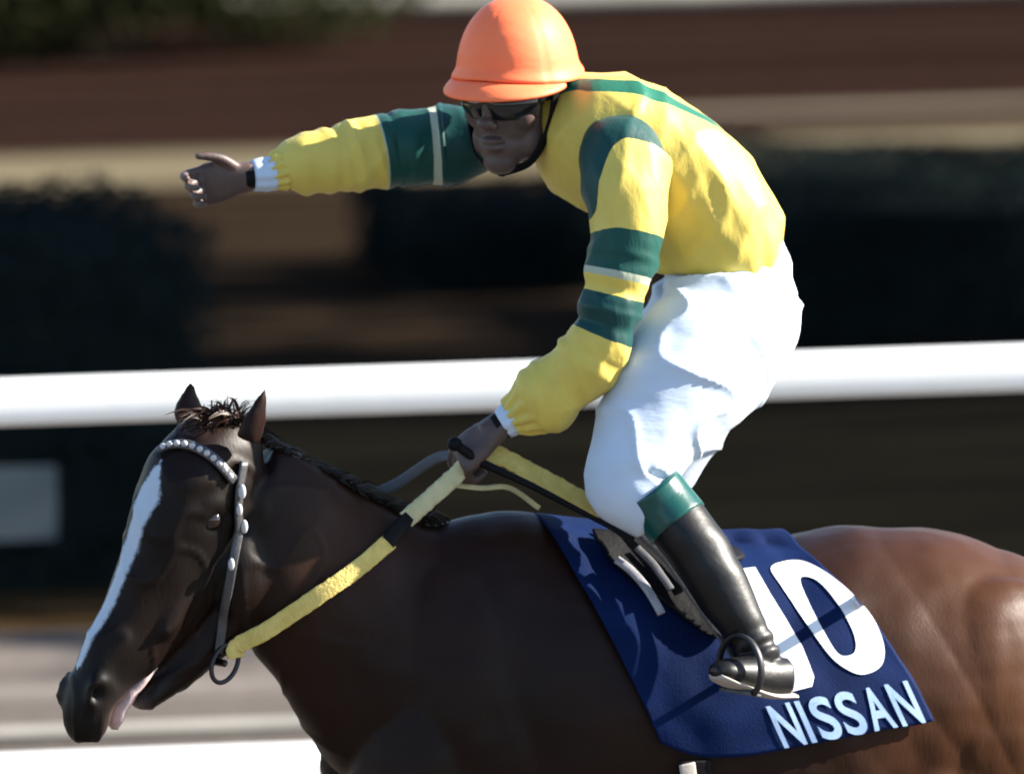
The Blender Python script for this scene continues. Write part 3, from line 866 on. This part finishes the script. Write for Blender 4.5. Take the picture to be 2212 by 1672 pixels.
def hand(w, X, Z, right, curls, thumb, scale=1.0, spread=0.0):
    X = unit(X); Z = unit(Z - (Z @ X) * X); Y = np.cross(X, Z) * (1 if right else -1)
    out = []
    q = lambda x, y, z: w + (X * x + Y * y + Z * z) * scale
    def chain(ps, rs):
        K = [list(p) + [r * scale, r * scale] for p, r in zip(ps, rs)]
        return wloft(K, unit(Y + 0.3 * Z + 0.05 * X), n=18, nv=14)
    # palm
    out.append(wloft([list(q(-.02, 0, 0)) + [.019, .026], list(q(.015, 0, 0)) + [.018, .032], list(q(.05, .0, 0)) + [.017, .040], list(q(.082, -.001, 0.002)) + [.014, .041], list(q(.096, 0, 0.004)) + [.009, .036]], Y, n=16, nv=24, power=2.6))
    lens = [(.044, .026, .022), (.048, .030, .024), (.044, .028, .022), (.035, .021, .019)]
    ys = (.031, .0105, -.0105, -.030)
    for i in range(4):
        p = np.array([.086, ys[i], .002]); a = 0.0; sp = spread * (1.5 - i)
        ps, rs = [q(.070, ys[i], .0)], [.0085]
        ps.append(q(*p)); rs.append(.0098)
        for j, l in enumerate(lens[i]):
            a += R(curls[i][j])
            dvec = np.array([math.cos(a) * math.cos(sp), math.cos(a) * math.sin(sp), math.sin(a)])
            p = p + dvec * l
            ps.append(q(*p)); rs.append((.0088, .0080, .0060)[j])
        out.append(chain(ps, rs))
    p = np.array([.018, .026, .006]); ps, rs = [q(*p)], [.013]
    for (dx, dy, dz), l, r in thumb:
        p = p + unit((dx, dy, dz)) * l; ps.append(q(*p)); rs.append(r)
    out.append(chain(ps, rs))
    return out
# far (right) hand: open, palm to the camera, thumb up
XR = np.array([-1.0, -0.15, -0.16]); ZR = np.array([-0.05, -1.0, -0.10])
bp += hand(W(528, 380, 0.038), XR, ZR, True, [(30, 46, 30), (42, 52, 34), (48, 54, 36), (48, 50, 34)],
           [((.7, .65, .25), .036, .0115), ((.9, .38, .2), .032, .0100), ((.97, .2, .2), .026, .0070)], 0.90, 0.02)
# near (left) hand: closed on the rein
XL = np.array([-0.74, -0.02, -0.62]); ZL = np.array([0.35, 0.62, -0.55])
bp += hand(W(1072, 925, -0.222), XL, ZL, False, [(52, 82, 46), (56, 84, 46), (58, 84, 46), (60, 82, 44)],
           [((.6, .62, .5), .034, .0115), ((.8, .1, .6), .030, .0100), ((.75, -.35, .5), .024, .0075)], 0.98)
bV, bF_ = fused(bp, 0.0034, 5, 0.5)
o = part('body', bV, bF_, m_skin)

# shirt ------------------------------------------------------------
def fold(p, k=1.0):
    v = Vector(p)
    d = 0.007 * noise.noise(Vector((p[0] * 6.0 + p[2] * 2.2, p[1] * 5.0, p[2] * 3.0 - p[0] * 2)))
    r = 1 - abs(noise.noise(Vector((p[0] * 9.0 - p[2] * 3.0, p[1] * 7.0, p[2] * 5.0 + 3.1))))
    d += 0.007 * (r ** 5 - 0.3)
    r2 = 1 - abs(noise.noise(Vector((p[0] * 16.0 + p[2] * 6.0, p[1] * 12.0, p[2] * 7.0 + 9.1))))
    d += 0.003 * (r2 ** 5 - 0.3)
    return d * k
def shirt_disp(u, a, p):
    d = fold(p)
    # blousing above the hem and gathers into it
    d += 0.012 * math.exp(-((u - 0.10) / 0.07) ** 2)
    if u < 0.2: d += 0.0022 * math.sin(a * 17) * (1 - u / 0.2)
    if u < 0.55: d += 0.007 * math.sin(a * 11 + 2.5 * math.sin(u * 8 + a)) * (1 - u / 0.55) * max(0, 0.35 + noise.noise(Vector(p) * 7))
    return d
sV, sF, sUV = ploft(torso_keys, 110, nv=120, disp=shirt_disp)
upb = unit(np.array([-0.25, 0, 1.0]))
for i, (u, a) in enumerate(sUV):            # the hem rides up over the back and sags at the side
    if u < 0.30 and i < 110 * 120:
        w = (1 - u / 0.30) ** 1.5
        sV[i] = sV[i] + upb * w * (0.055 * max(0, math.cos(a)) ** 1.5 - 0.018 * max(0, math.sin(a)))
# green yoke stripe along the back, near the armhole; its lighter green paints in the sun
m_shirt = silk('yellow silk', [(0.0, YEL), (0.5, (0.007, 0.115, 0.068)), (0.995, YEL2)], 'stripe').m
so = mesh_obj('shirt', sV, sF, m_shirt)
st = []
for (u, a) in sUV:
    # band crossing the back: a around 40..58 degrees towards camera
    ad = math.degrees(a)
    cen = np.interp(u, [0.3, 0.45, 0.6, 0.8, 1.0], [28, 44, 56, 68, 74]); wid = np.interp(u, [0.32, 0.42, 0.7, 0.9], [0, 7.0, 10, 12.0])
    dn = abs((ad - cen + 180) % 360 - 180)
    far = abs(((360 - ad) - cen + 180) % 360 - 180)
    dd = min(dn, far)
    st.append(0.5 + (wid - dd) / 60 if u < 0.93 else 0.2)
attr(so, 'stripe', np.clip(st, 0, 0.99))
adopt(so, rider)
def sleeve(keys, n, bands, name, bulge, armhole=0.0):
    L = []
    A = spline([list(W(*k[:3])) + list(k[3:]) for k in keys], n)
    cum = np.concatenate([[0], np.cumsum(np.linalg.norm(np.diff(A[:, :3], axis=0), axis=1))])
    T = cum / cum[-1]
    def dsp(u, a, p):
        d = fold(p, 0.75)
        i = min(int(u * (n - 1)), n - 1); tt = T[i]
        for (c, w, h) in bulge: d += h * math.exp(-((tt - c) / w) ** 2) * (0.75 + 0.25 * math.sin(a * 3 + c * 20))
        d += 0.0022 * math.sin(tt * 62 + 2.2 * math.sin(a * 1.0 + tt * 9)) * max(0, 0.4 + 1.4 * noise.noise(Vector(p) * 8))
        if tt > 0.93: d += 0.003 * math.sin(a * 12)
        return d
    V, F, UV = ploft(keys, n, nv=96, disp=dsp)
    o = mesh_obj(name, V, F, silk('silk ' + name, bands).m)
    attr(o, 't', [T[min(int(round(u * (n - 1))), n - 1)] - armhole * max(0, (math.cos(a) if armhole > 0 else 0)) ** 6 * max(0, 1 - T[min(int(round(u * (n - 1))), n - 1)] / 0.36) for u, a in UV])
    return o
m_near = [(0.0, GRN), (0.115, YEL), (0.335, GRN2), (0.448, PALE), (0.468, YEL), (0.512, GRN), (0.632, YEL), (0.985, YEL)]
nb = [(0.40, .015, .004), (0.50, .02, -.008), (0.56, .012, .004), (0.66, .03, .006), (0.60, .015, -.006), (0.72, .02, .008), (0.80, .03, -.005), (0.90, .035, .009)]
s1 = sleeve(near_arm, 150, m_near, 'sleeve', nb, 1.2)
adopt(s1, so)
m_far = [(0.0, GRN), (0.235, PALE), (0.275, GRN2), (0.485, PALE), (0.495, YEL), (0.99, YEL)]
fb = [(0.22, .015, .005), (0.44, .012, -.004), (0.62, .02, .006), (0.70, .02, -.005), (0.85, .04, .008), (0.93, .015, -.004)]
s2 = sleeve(far_arm, 130, m_far, 'sleeve', fb)
adopt(s2, so)
m_white = varied('white cloth', (0.50, 0.58, 0.69), (0.45, 0.53, 0.64), 10, 0.7, 0.3, 0.12, 30, 0.006, sheen=0.1)
m_white.bump(m_white.noise(m_white.coord((9, 9, 26), (0, 0.6, 0)), 1.0, 3, 0.5), 0.16, 0.02)
m_white = m_white.m
def ringband(name, pts, parent, m, nv=48, n=10, disp=None):
    V, F, _ = ploft(pts, n, nv=nv, disp=disp)
    o = mesh_obj(name, V, F, m); fixn(o); adopt(o, parent); return o
gath = lambda u, a, p: 0.0015 * math.sin(a * 9) + 0.002 * noise.noise(Vector(p) * 60)
ringband('cuff', [(1112, 900, -0.22, 38, 37, 38, 10), (1100, 908, -0.22, 37, 36, 36, 10), (1086, 917, -0.22, 33, 33, 32, 10)], so, m_white, disp=gath)
ringband('cuff', [(592, 371, 0.055, 38, 38, 38, 0), (572, 374, 0.05, 36, 36, 36, 0), (546, 377, 0.044, 33, 33, 32, 0)], so, m_white, disp=gath)
m_blk = varied('black leather', (0.0022, 0.0022, 0.0026), (0.004, 0.004, 0.005), 18, 0.55, 0.12, 0.3, 90, 0.003).m
ringband('wristband', [(548, 377, 0.045, 30, 30, 28, 0), (538, 379, 0.042, 30, 30, 28, 0), (528, 380, 0.04, 29, 29, 27, 0)], rider, m_blk)
ringband('wristband', [(1088, 917, -0.22, 31, 31, 28, 10), (1080, 922, -0.221, 31, 31, 28, 10), (1072, 927, -0.222, 30, 30, 27, 10)], rider, m_blk)
# collar and stock
ringband('collar', [(1222, 283, 0.005, 84, 90, 112, 52), (1186, 268, 0.01, 74, 84, 84, 50), (1158, 262, 0.012, 66, 74, 72, 48)], so, silk('collar silk', [(0.0, GRN), (0.99, GRN)]).m, disp=lambda u, a, p: 0.003 * noise.noise(Vector(p) * 30))

# breeches ----------------------------------------------------------
bpz = [ploft(near_leg, 40, nv=36), ploft(far_leg, 40, nv=36),
       ellipsoid(W(1578, 640, 0.0), (0.120, 0.165, 0.12)), ellipsoid(W(1612, 690, -0.065), (0.105, 0.105, 0.115)), ellipsoid(W(1595, 690, 0.07), (0.10, 0.105, 0.115)),
       ploft([(1556, 520, 0.0, 98, 118, 150, 22), (1566, 580, 0.0, 118, 135, 165, 22), (1575, 650, 0.0, 130, 140, 165, 22)], 12, nv=32)]
V, F = fused(bpz, 0.006, 8, 0.5)
def breech(p):
    v = Vector(p)
    r = 1 - abs(noise.noise(Vector((p[0] * 7 + p[2] * 5.0, p[1] * 5, p[2] * 9.0 - p[0] * 2))))
    d = 0.009 * (r ** 7 - 0.2) + 0.005 * noise.noise(Vector((p[0] * 4, p[1] * 4, p[2] * 6))) + 0.0012 * noise.noise(v * 26)
    return d
V = displace(V, F, breech)
br = part('breeches', V, F, m_white)

# boots ---------------------------------------------------------------
m_boot = varied('polished black leather', (0.0025, 0.0025, 0.003), (0.004, 0.004, 0.005), 18, 0.44, 0.3, 0.25, 60, 0.003).m
m_green = varied('green boot top', (0.003, 0.050, 0.044), (0.005, 0.066, 0.055), 12, 0.3, 0.4, 0.2).m
m_sole = varied('pale sole', (0.42, 0.38, 0.34), (0.32, 0.29, 0.26), 12, 0.7, 0.2, 0.2).m
for shin, foot in (([(k[0], k[1], k[2], k[3], k[4], k[5], k[6]) for k in near_shin], foot_near), (far_shin, foot_far)):
    wr = lambda u, a, p: 0.003 * noise.noise(Vector((p[0] * 12, p[1] * 12, p[2] * 26))) + (0.004 * math.sin(u * 60 + 2 * math.sin(a)) * math.exp(-((u - .9) / .12) ** 2))
    V, F = fused([ploft(shin, 50, nv=36, disp=wr), ploft(foot, 30, nv=30)], 0.005, 4)
    bo = part('boot', V, F, m_boot)
    k0 = [shin[0], tuple(np.array(shin[0]) * 0.5 + np.array(shin[1]) * 0.5), tuple(np.array(shin[0]) * 0.05 + np.array(shin[1]) * 0.95)]
    k0 = [(k[0], k[1], k[2], k[3] * 1.07, k[4] * 1.07, k[5] * 1.07, k[6]) for k in k0]
    ringband('boot_cuff', [(k0[0][0] - 26, k0[0][1] - 36, k0[0][2], k0[0][3] * .98, k0[0][4] * .98, k0[0][5] * .98, k0[0][6])] + k0[:2], bo, m_green, n=16)
    fk = [(k[0] + 4, k[1] + k[4] * 0.86, k[2], 7, 7, k[5] * 1.08, k[6]) for k in foot]
    ringband('sole', fk, bo, m_sole, n=24, nv=24)

# helmet ------------------------------------------------------------------
t = MT('coral silk cap', (0.9, 0.19, 0.075), 0.5, 0.15)
v = t.coord()
t.base(t.ramp(t.noise(v, 12, 3), [(0.3, (0.98, 0.175, 0.070)), (0.7, (0.95, 0.21, 0.085))]))
t.bump(t.noise(t.coord((14, 14, 40)), 1.0, 4, 0.6), 0.18, 0.008); t.bump(t.noise(v, 400, 2), 0.1, 0.0006)
m_cap = t.m
hel = bpy.data.objects.new('helmet', None); COL.objects.link(hel); adopt(hel, rider)
NA_, NB_ = 96, 40
V, F = [], []
for i in range(NB_):
    e = i / (NB_ - 1)
    for j in range(NA_):
        az = 2 * math.pi * j / NA_                   # 0 = front
        rim = 0.052 - 0.012 * (1 - math.cos(az)) / 2 - 0.012 * (math.sin(az) ** 2)
        th = e * math.pi / 2
        rr = math.cos(th) ** 0.82
        z = rim + (0.184 - rim) * math.sin(th) ** 1.0
        rl, rf = 0.112 * rr, 0.128 * rr
        seam = 0.0016 * max(0, math.cos(az * 6)) ** 40
        cr_ = 1 - seam * 8 + 0.004 * noise.noise(Vector((math.cos(az) * 2, math.sin(az) * 2, e * 3)))
        lip = 0.010 * math.exp(-(e / 0.06) ** 2)
        V.append(hpnt(math.sin(az) * (rl + lip) * cr_, -0.012 + math.cos(az) * (rf + lip) * cr_, z))
for i in range(NB_ - 1):
    for j in range(NA_):
        a, b = i * NA_ + j, i * NA_ + (j + 1) % NA_
        F.append((a, b, b + NA_, a + NA_))
k = len(V); V.append(hpnt(0, -0.012, 0.184))
for j in range(NA_): F.append(((NB_ - 1) * NA_ + j, (NB_ - 1) * NA_ + (j + 1) % NA_, k))
o = part('shell', np.array(V), F, m_cap, hel)
sm = o.modifiers.new('thick', 'SOLIDIFY'); sm.thickness = 0.010; sm.offset = -1
# peak
V, F = [], []
n1, n2 = 40, 10
for sgn in (0, 1):
    for i in range(n1):
        az = R(-78 + 156 * i / (n1 - 1))
        for j in range(n2):
            q = j / (n2 - 1)
            ext = 0.038 * (math.cos(az * 1.1) ** 0.8 if math.cos(az * 1.1) > 0 else 0) * q
            rl, rf = 0.112 + 0.004 + ext * 0.9, 0.128 + 0.004 + ext
            z = 0.049 - 0.012 * (math.sin(az) ** 2) - 0.022 * q * q * math.cos(az) - 0.004 * q - sgn * 0.005
            V.append(hpnt(math.sin(az) * rl, -0.012 + math.cos(az) * rf, z))
m0 = n1 * n2
for i in range(n1 - 1):
    for j in range(n2 - 1):
        a = i * n2 + j
        F.append((a, a + 1, a + n2 + 1, a + n2)); F.append((m0 + a, m0 + a + n2, m0 + a + n2 + 1, m0 + a + 1))
for i in range(n1 - 1):
    a = i * n2 + n2 - 1; F.append((a, m0 + a, m0 + a + n2, a + n2))
part('peak', np.array(V), F, m_cap, hel)
# dark lining edge, chin strap
def strap(name, pts, w, th, parent, m, Lh=(0, -1, 0), n=40):
    A = spline(np.array(pts), n)
    k = np.ones(n)
    V, F, _ = tube(A, np.tile(np.asarray(Lh, float), (n, 1)), k * w, k * w, k * th, nv=12, power=4)
    return part(name, V, F, m, parent)
for s in (1, -1):
    strap('chin_strap', [hpnt(s * .098, .01, .05), hpnt(s * .086, .03, -.045), hpnt(s * .058, .055, -.11), hpnt(0, .072, -.134)], .008, .003, hel, m_blk, hL_ * s + hF_ * .3)
    strap('harness_strap', [hpnt(s * .100, -.03, .045), hpnt(s * .090, -.01, -.02), hpnt(s * .076, .036, -.07)], .006, .003, hel, m_blk, hL_ * s)
# goggles
gog = bpy.data.objects.new('goggles', None); COL.objects.link(gog); adopt(gog, rider)
m_lens = MT('smoked lens', (0.008, 0.008, 0.010), 0.12, 0.5).m
V, F = [], []
n1, n2 = 40, 14
for i in range(n1):
    az = R(-66 + 132 * i / (n1 - 1))
    for j in range(n2):
        q = j / (n2 - 1); e = math.sin(q * math.pi)
        nose = 0.016 * math.exp(-(az / 0.14) ** 2)
        z = -0.024 + nose + q * (0.052 - nose)
        rr = 0.090 + 0.012 * e
        V.append(hpnt(math.sin(az) * rr * 0.86, 0.018 + math.cos(az) * rr, z))
for i in range(n1 - 1):
    for j in range(n2 - 1):
        a = i * n2 + j; F.append((a, a + 1, a + n2 + 1, a + n2))
o = part('lens', np.array(V), F, m_lens, gog)
sm = o.modifiers.new('thick', 'SOLIDIFY'); sm.thickness = 0.008; sm.offset = 0
for s in (1, -1):
    strap('strap', [hpnt(s * .074, .05, .010), hpnt(s * .093, .0, .014), hpnt(s * .098, -.05, .022)], .011, .002, gog, m_blk, hL_ * s)

# ------------------------------------------------------------------ saddle, stirrups, girth
m_pad = varied('grey pad', (0.11, 0.11, 0.12), (0.07, 0.07, 0.08), 14, 0.6, 0.3, 0.3).m
m_metal = MT('steel', (0.05, 0.05, 0.053), 0.5, 0.5, metal=1.0).m
sad = empty('racing_saddle', tuple(W(1450, 1180, 0)), 'small black racing saddle with grey pad under the rider', 'saddle')
V, F, _ = ploft([(1240, 1172, hy(1240), 26, 20, 70, HY), (1300, 1160, hy(1300), 34, 30, 130, HY), (1400, 1180, hy(1400), 24, 30, 170, HY), (1500, 1190, hy(1500), 26, 24, 180, HY), (1570, 1192, hy(1570), 24, 20, 120, HY), (1592, 1192, hy(1590), 10, 10, 50, HY)], 30, nv=36)
adopt(fixn(mesh_obj('seat', V, F, m_blk)), sad)
def cast2(px, py, off):
    a = cast(px, py, off, cbvh); b = cast(px, py, off)
    if a is None: return b
    if b is None: return a
    return a if a[1] < b[1] else b
def flatpatch(name, outline, off, m, parent, thick=0.006):
    bm = bmesh.new()
    vs = [bm.verts.new((p[0] / 100, p[1] / 100, 0)) for p in outline]
    ed = [bm.edges.new((vs[i], vs[(i + 1) % len(vs)])) for i in range(len(vs))]
    bmesh.ops.triangle_fill(bm, use_beauty=True, use_dissolve=False, edges=ed)
    for _ in range(3):
        bmesh.ops.subdivide_edges(bm, edges=[e for e in bm.edges if e.calc_length() > 0.16], cuts=1); bmesh.ops.triangulate(bm, faces=bm.faces)
    for vt in bm.verts:
        h = cast2(vt.co.x * 100, vt.co.y * 100, off)
        vt.co = h if h is not None else W(vt.co.x * 100, vt.co.y * 100, -0.25)
    for _ in range(4): bmesh.ops.smooth_vert(bm, verts=bm.verts, factor=0.5, use_axis_x=True, use_axis_y=True, use_axis_z=True)
    me = bpy.data.meshes.new(name); bm.to_mesh(me); bm.free(); me.materials.append(m); me.shade_smooth(); me.update()
    if sum(p.normal.y for p in me.polygons) > 0: me.flip_normals()
    o = bpy.data.objects.new(name, me); COL.objects.link(o)
    sm = o.modifiers.new('thick', 'SOLIDIFY'); sm.thickness = thick; sm.offset = 1
    adopt(o, parent); return o
flap = closed([(1265, 1165), (1320, 1168), (1430, 1190), (1560, 1195), (1600, 1260), (1600, 1340), (1560, 1400), (1490, 1380), (1420, 1330), (1350, 1280), (1290, 1215)], 4)
flatpatch('flap', flap, 0.022, m_blk, sad)
# pale pad edge and folded leathers showing in front of the boot
def surfstrap(name, pts, off, w, th, m, parent, n=40):
    P = spline([(p[0], p[1], 0) for p in pts], n)
    C = np.array([cast2(q[0], q[1], off) if cast2(q[0], q[1], off) is not None else W(q[0], q[1], -0.25) for q in P])
    for _ in range(6): C[1:-1] = (C[2:] + C[:-2] + C[1:-1] * 2) / 4
    Lh = np.tile(np.array([0.25, -0.9, 0.35]), (n, 1)); k = np.ones(n)
    V, F, _ = tube(C, Lh, k * w, k * w, k * th, nv=12, power=3.5)
    o = mesh_obj(name, V, F, m); fixn(o); adopt(o, parent); return o
m_pale = varied('pale webbing', (0.30, 0.30, 0.32), (0.18, 0.18, 0.20), 30, 0.6, 0.3, 0.3, 150, 0.002).m
m_greyl = varied('grey leather', (0.06, 0.058, 0.06), (0.03, 0.03, 0.034), 30, 0.4, 0.5, 0.4, 100, 0.003).m
surfstrap('pad_binding', [(1318, 1236), (1350, 1258), (1390, 1300), (1418, 1344)], 0.036, .008, .005, m_pale, sad)
surfstrap('stirrup_leather', [(1320, 1168), (1370, 1198), (1420, 1240), (1470, 1300), (1540, 1390), (1585, 1450)], 0.048, .011, .003, m_greyl, sad)
surfstrap('webbing', [(1345, 1178), (1390, 1204), (1440, 1246), (1490, 1292)], 0.046, .013, .004, m_pad, sad)
surfstrap('webbing', [(1362, 1218), (1400, 1252), (1440, 1300)], 0.040, .007, .004, m_pad, sad)
surfstrap('girth', [(1500, 1648), (1500, 1700), (1490, 1780), (1470, 1850)], 0.016, .032, .004, m_blk, sad)
surfstrap('girth_buckle', [(1482, 1652), (1484, 1668), (1486, 1690)], 0.026, .016, .003, m_sole, sad, 12)
# stirrup irons
for foot, s in ((foot_near, -1), (foot_far, 1)):
    c = W(foot[2][0], foot[2][1], foot[2][2]); fdir = unit(W(*foot[3][:3]) - W(*foot[1][:3])); side = unit(np.cross(fdir, [0, 0, 1]))
    pts = [c + side * 0.056 * math.sin(a) + np.array([0, 0, 1]) * (0.012 + 0.060 * math.cos(a)) for a in np.linspace(R(-140), R(140), 30)]
    pts = [pts[0]] + pts + [pts[-1]]
    pts = np.array(pts); n = len(pts); k = np.ones(n) * 0.005
    V, F, _ = tube(pts, np.tile(fdir, (n, 1)), k, k, k * 1.6, nv=10)
    iron = part('stirrup', V, F, m_metal, sad)
    a, b = pts[0], pts[-1]
    B = np.linspace(a, b, 6); k = np.ones(6)
    V, F, _ = tube(B, np.tile(fdir, (6, 1)), k * .004, k * .004, k * .020, nv=12, power=4)
    part('tread', V, F, m_pad, iron)
strap('stirrup_leather', [W(1400, 1195, 0.16), W(1470, 1280, 0.26), W(1550, 1400, 0.285)], .011, .003, sad, m_greyl, (0.3, 1, 0))

# ------------------------------------------------------------------ bridle and reins
bri = empty('bridle', tuple(W(480, 1100, -0.55)), 'dark leather bridle with pale studded browband and yellow rubber reins', 'bridle')
m_rein = varied('yellow rubber rein', (0.70, 0.54, 0.17), (0.56, 0.42, 0.11), 40, 0.75, 0.2, 0.8, 160, 0.006).m
m_reinp = varied('pale rein', (0.55, 0.50, 0.28), (0.40, 0.36, 0.2), 30, 0.7, 0.2, 0.4, 160, 0.003).m
def hs(px, py, off): 
    h = cast(px, py, off); return h if h is not None else W(px, py, -0.35)
def headstrap(name, pts, off, w, th, m, n=36):
    P = spline([(p[0], p[1], 0) for p in pts], n)
    C = np.array([hs(q[0], q[1], off) for q in P])
    for _ in range(5): C[1:-1] = (C[2:] + C[:-2] + C[1:-1] * 2) / 4
    Ns = []
    for q in C:
        f = hbvh.find_nearest(Vector(q)); Ns.append(np.array(f[1]))
    k = np.ones(n)
    V, F, _ = tube(C, np.array(Ns), k * w, k * w, k * th, nv=12, power=3.5)
    o = mesh_obj(name, V, F, m); fixn(o); adopt(o, bri); return o, C
bb, bbC = headstrap('browband', [(345, 980), (370, 968), (405, 966), (440, 980), (470, 1004), (500, 1040)], 0.008, .010, .004, m_greyl)
m_stud = MT('pale stud', (0.42, 0.41, 0.42), 0.35, 0.5).m
for i in range(3, 35, 3):
    mesh_obj_ = mesh_obj('stud', *ellipsoid(bbC[i] + np.array([-0.2, -0.9, 0.3]) * 0.006, (.0062, .005, .0062), None, 8, 12)[:2], m_stud); adopt(mesh_obj_, bb)
headstrap('cheekpiece', [(522, 1000), (512, 1050), (508, 1110), (512, 1160), (500, 1230), (490, 1300), (476, 1370), (466, 1415)], 0.008, .009, .004, m_greyl)
for (px, py, w) in ((512, 1062, .011), (505, 1100, .009), (516, 1136, .010), (498, 1220, .009)):
    q = hs(px, py, .014); o = mesh_obj('buckle', *ellipsoid(q, (w * .7, .005, w * 1.3), None, 8, 14)[:2], m_stud); adopt(o, bri)
bitc = hs(470, 1425, 0.02)
a_ = np.linspace(0, 2 * math.pi, 31)
ringp = np.array([bitc + unit(F40 + [0, 0, -.3]) * .034 * math.cos(a) + np.array([0, 0, 1]) * .034 * math.sin(a) for a in a_]); k = np.ones(31) * .0045
V, F, _ = tube(ringp, np.tile(L40, (31, 1)), k, k, k, nv=10, close=False); adopt(mesh_obj('bit_ring', V, F, m_metal), bri)
bitf = bitc - L40 * 0.15
V2 = V - bitc + bitf; adopt(mesh_obj('bit_ring', V2, F, m_metal), bri)
V, F, _ = tube(np.linspace(bitc, bitf, 8), np.tile([0, 0, 1.0], (8, 1)), np.ones(8) * .007, np.ones(8) * .007, np.ones(8) * .007, nv=10); adopt(mesh_obj('mouthpiece', V, F, m_metal), bri)
HN = W(1000, 1010, -0.235)
def rein_part(name, pts, w, th, m, ragged=0.0, n=60, Lh=None):
    A = spline(np.array(pts), n); k = np.ones(n)
    V, F, _ = tube(A, np.tile(np.array([0.3, -0.9, 0.3]) if Lh is None else Lh, (n, 1)), k * w, k * w, k * th, nv=16, power=3.2,
                   disp=(lambda u, a, p: ragged * noise.noise(Vector(p) * 130)) if ragged else None)
    o = mesh_obj(name, V, F, m); fixn(o); adopt(o, bri); return o
def onrein(f):          # from the bit ring to the hand, touching the neck on the way
    return bitc * (1 - f) + HN * f
P_bit = bitc + np.array([0.02, 0, 0.01])
def rpt(px, py, lift): 
    h = cast(px, py, lift); s = W(px, py, np.interp(px, [500, 1000], [bitc[1], HN[1]]))
    return s if h is None or s[1] < h[1] else h
R1 = [P_bit, rpt(508, 1404, .02), rpt(580, 1358, .02), rpt(680, 1290, .02), rpt(760, 1234, .02), rpt(832, 1180, .02)]
rein_part('rein', R1, .0165, .004, m_rein, .0014)
rein_part('rein_joint', [rpt(826, 1184, .02), rpt(852, 1152, .022), rpt(884, 1118, .024)], .015, .006, m_blk)
rein_part('rein', [rpt(876, 1126, .024), rpt(930, 1078, .03), W(985, 1028, -0.235), W(1004, 1008, -0.23)], .017, .006, m_reinp, .002)
# far rein and the slack running back under the hand
rein_part('rein', [bitf + np.array([.02, 0, .01]), W(640, 1150, hy(640) + .13), W(850, 1050, -0.14), W(945, 990, -0.17), W(1005, 985, -0.20)], .010, .004, m_pad)
rein_part('rein_end', [W(1020, 990, -0.225), W(1070, 984, -0.21), W(1140, 1018, -0.20), W(1200, 1050, -0.20), W(1300, 1105, -0.19)], .020, .005, m_rein, .003, Lh=np.array([0.45, -0.75, 0.5]))
rein_part('rein_end', [W(985, 1050, -0.22), W(1040, 1056, -0.20), W(1100, 1056, -0.17), W(1165, 1100, -0.16)], .005, .003, m_reinp)

# ------------------------------------------------------------------ whip in the near hand
wh = empty('riding_whip', tuple(W(1030, 1000, -0.24)), 'thin black whip held in the lower hand, lying back over the withers', 'whip')
A = spline(np.array([W(985, 962, -0.25), W(1040, 1000, -0.245), W(1150, 1052, -0.25), W(1260, 1110, -0.265), W(1370, 1168, -0.29)]), 50)
k = np.interp(np.linspace(0, 1, 50), [0, .05, .3, 1], [.009, .0095, .0075, .004])
V, F, _ = tube(A, np.tile([0, -1.0, 0.01], (50, 1)), k, k, k, nv=12); adopt(fixn(mesh_obj('shaft', V, F, m_blk)), wh)
adopt(mesh_obj('cap', *ellipsoid(W(982, 960, -0.25), (.014, .014, .014))[:2], m_blk), wh)
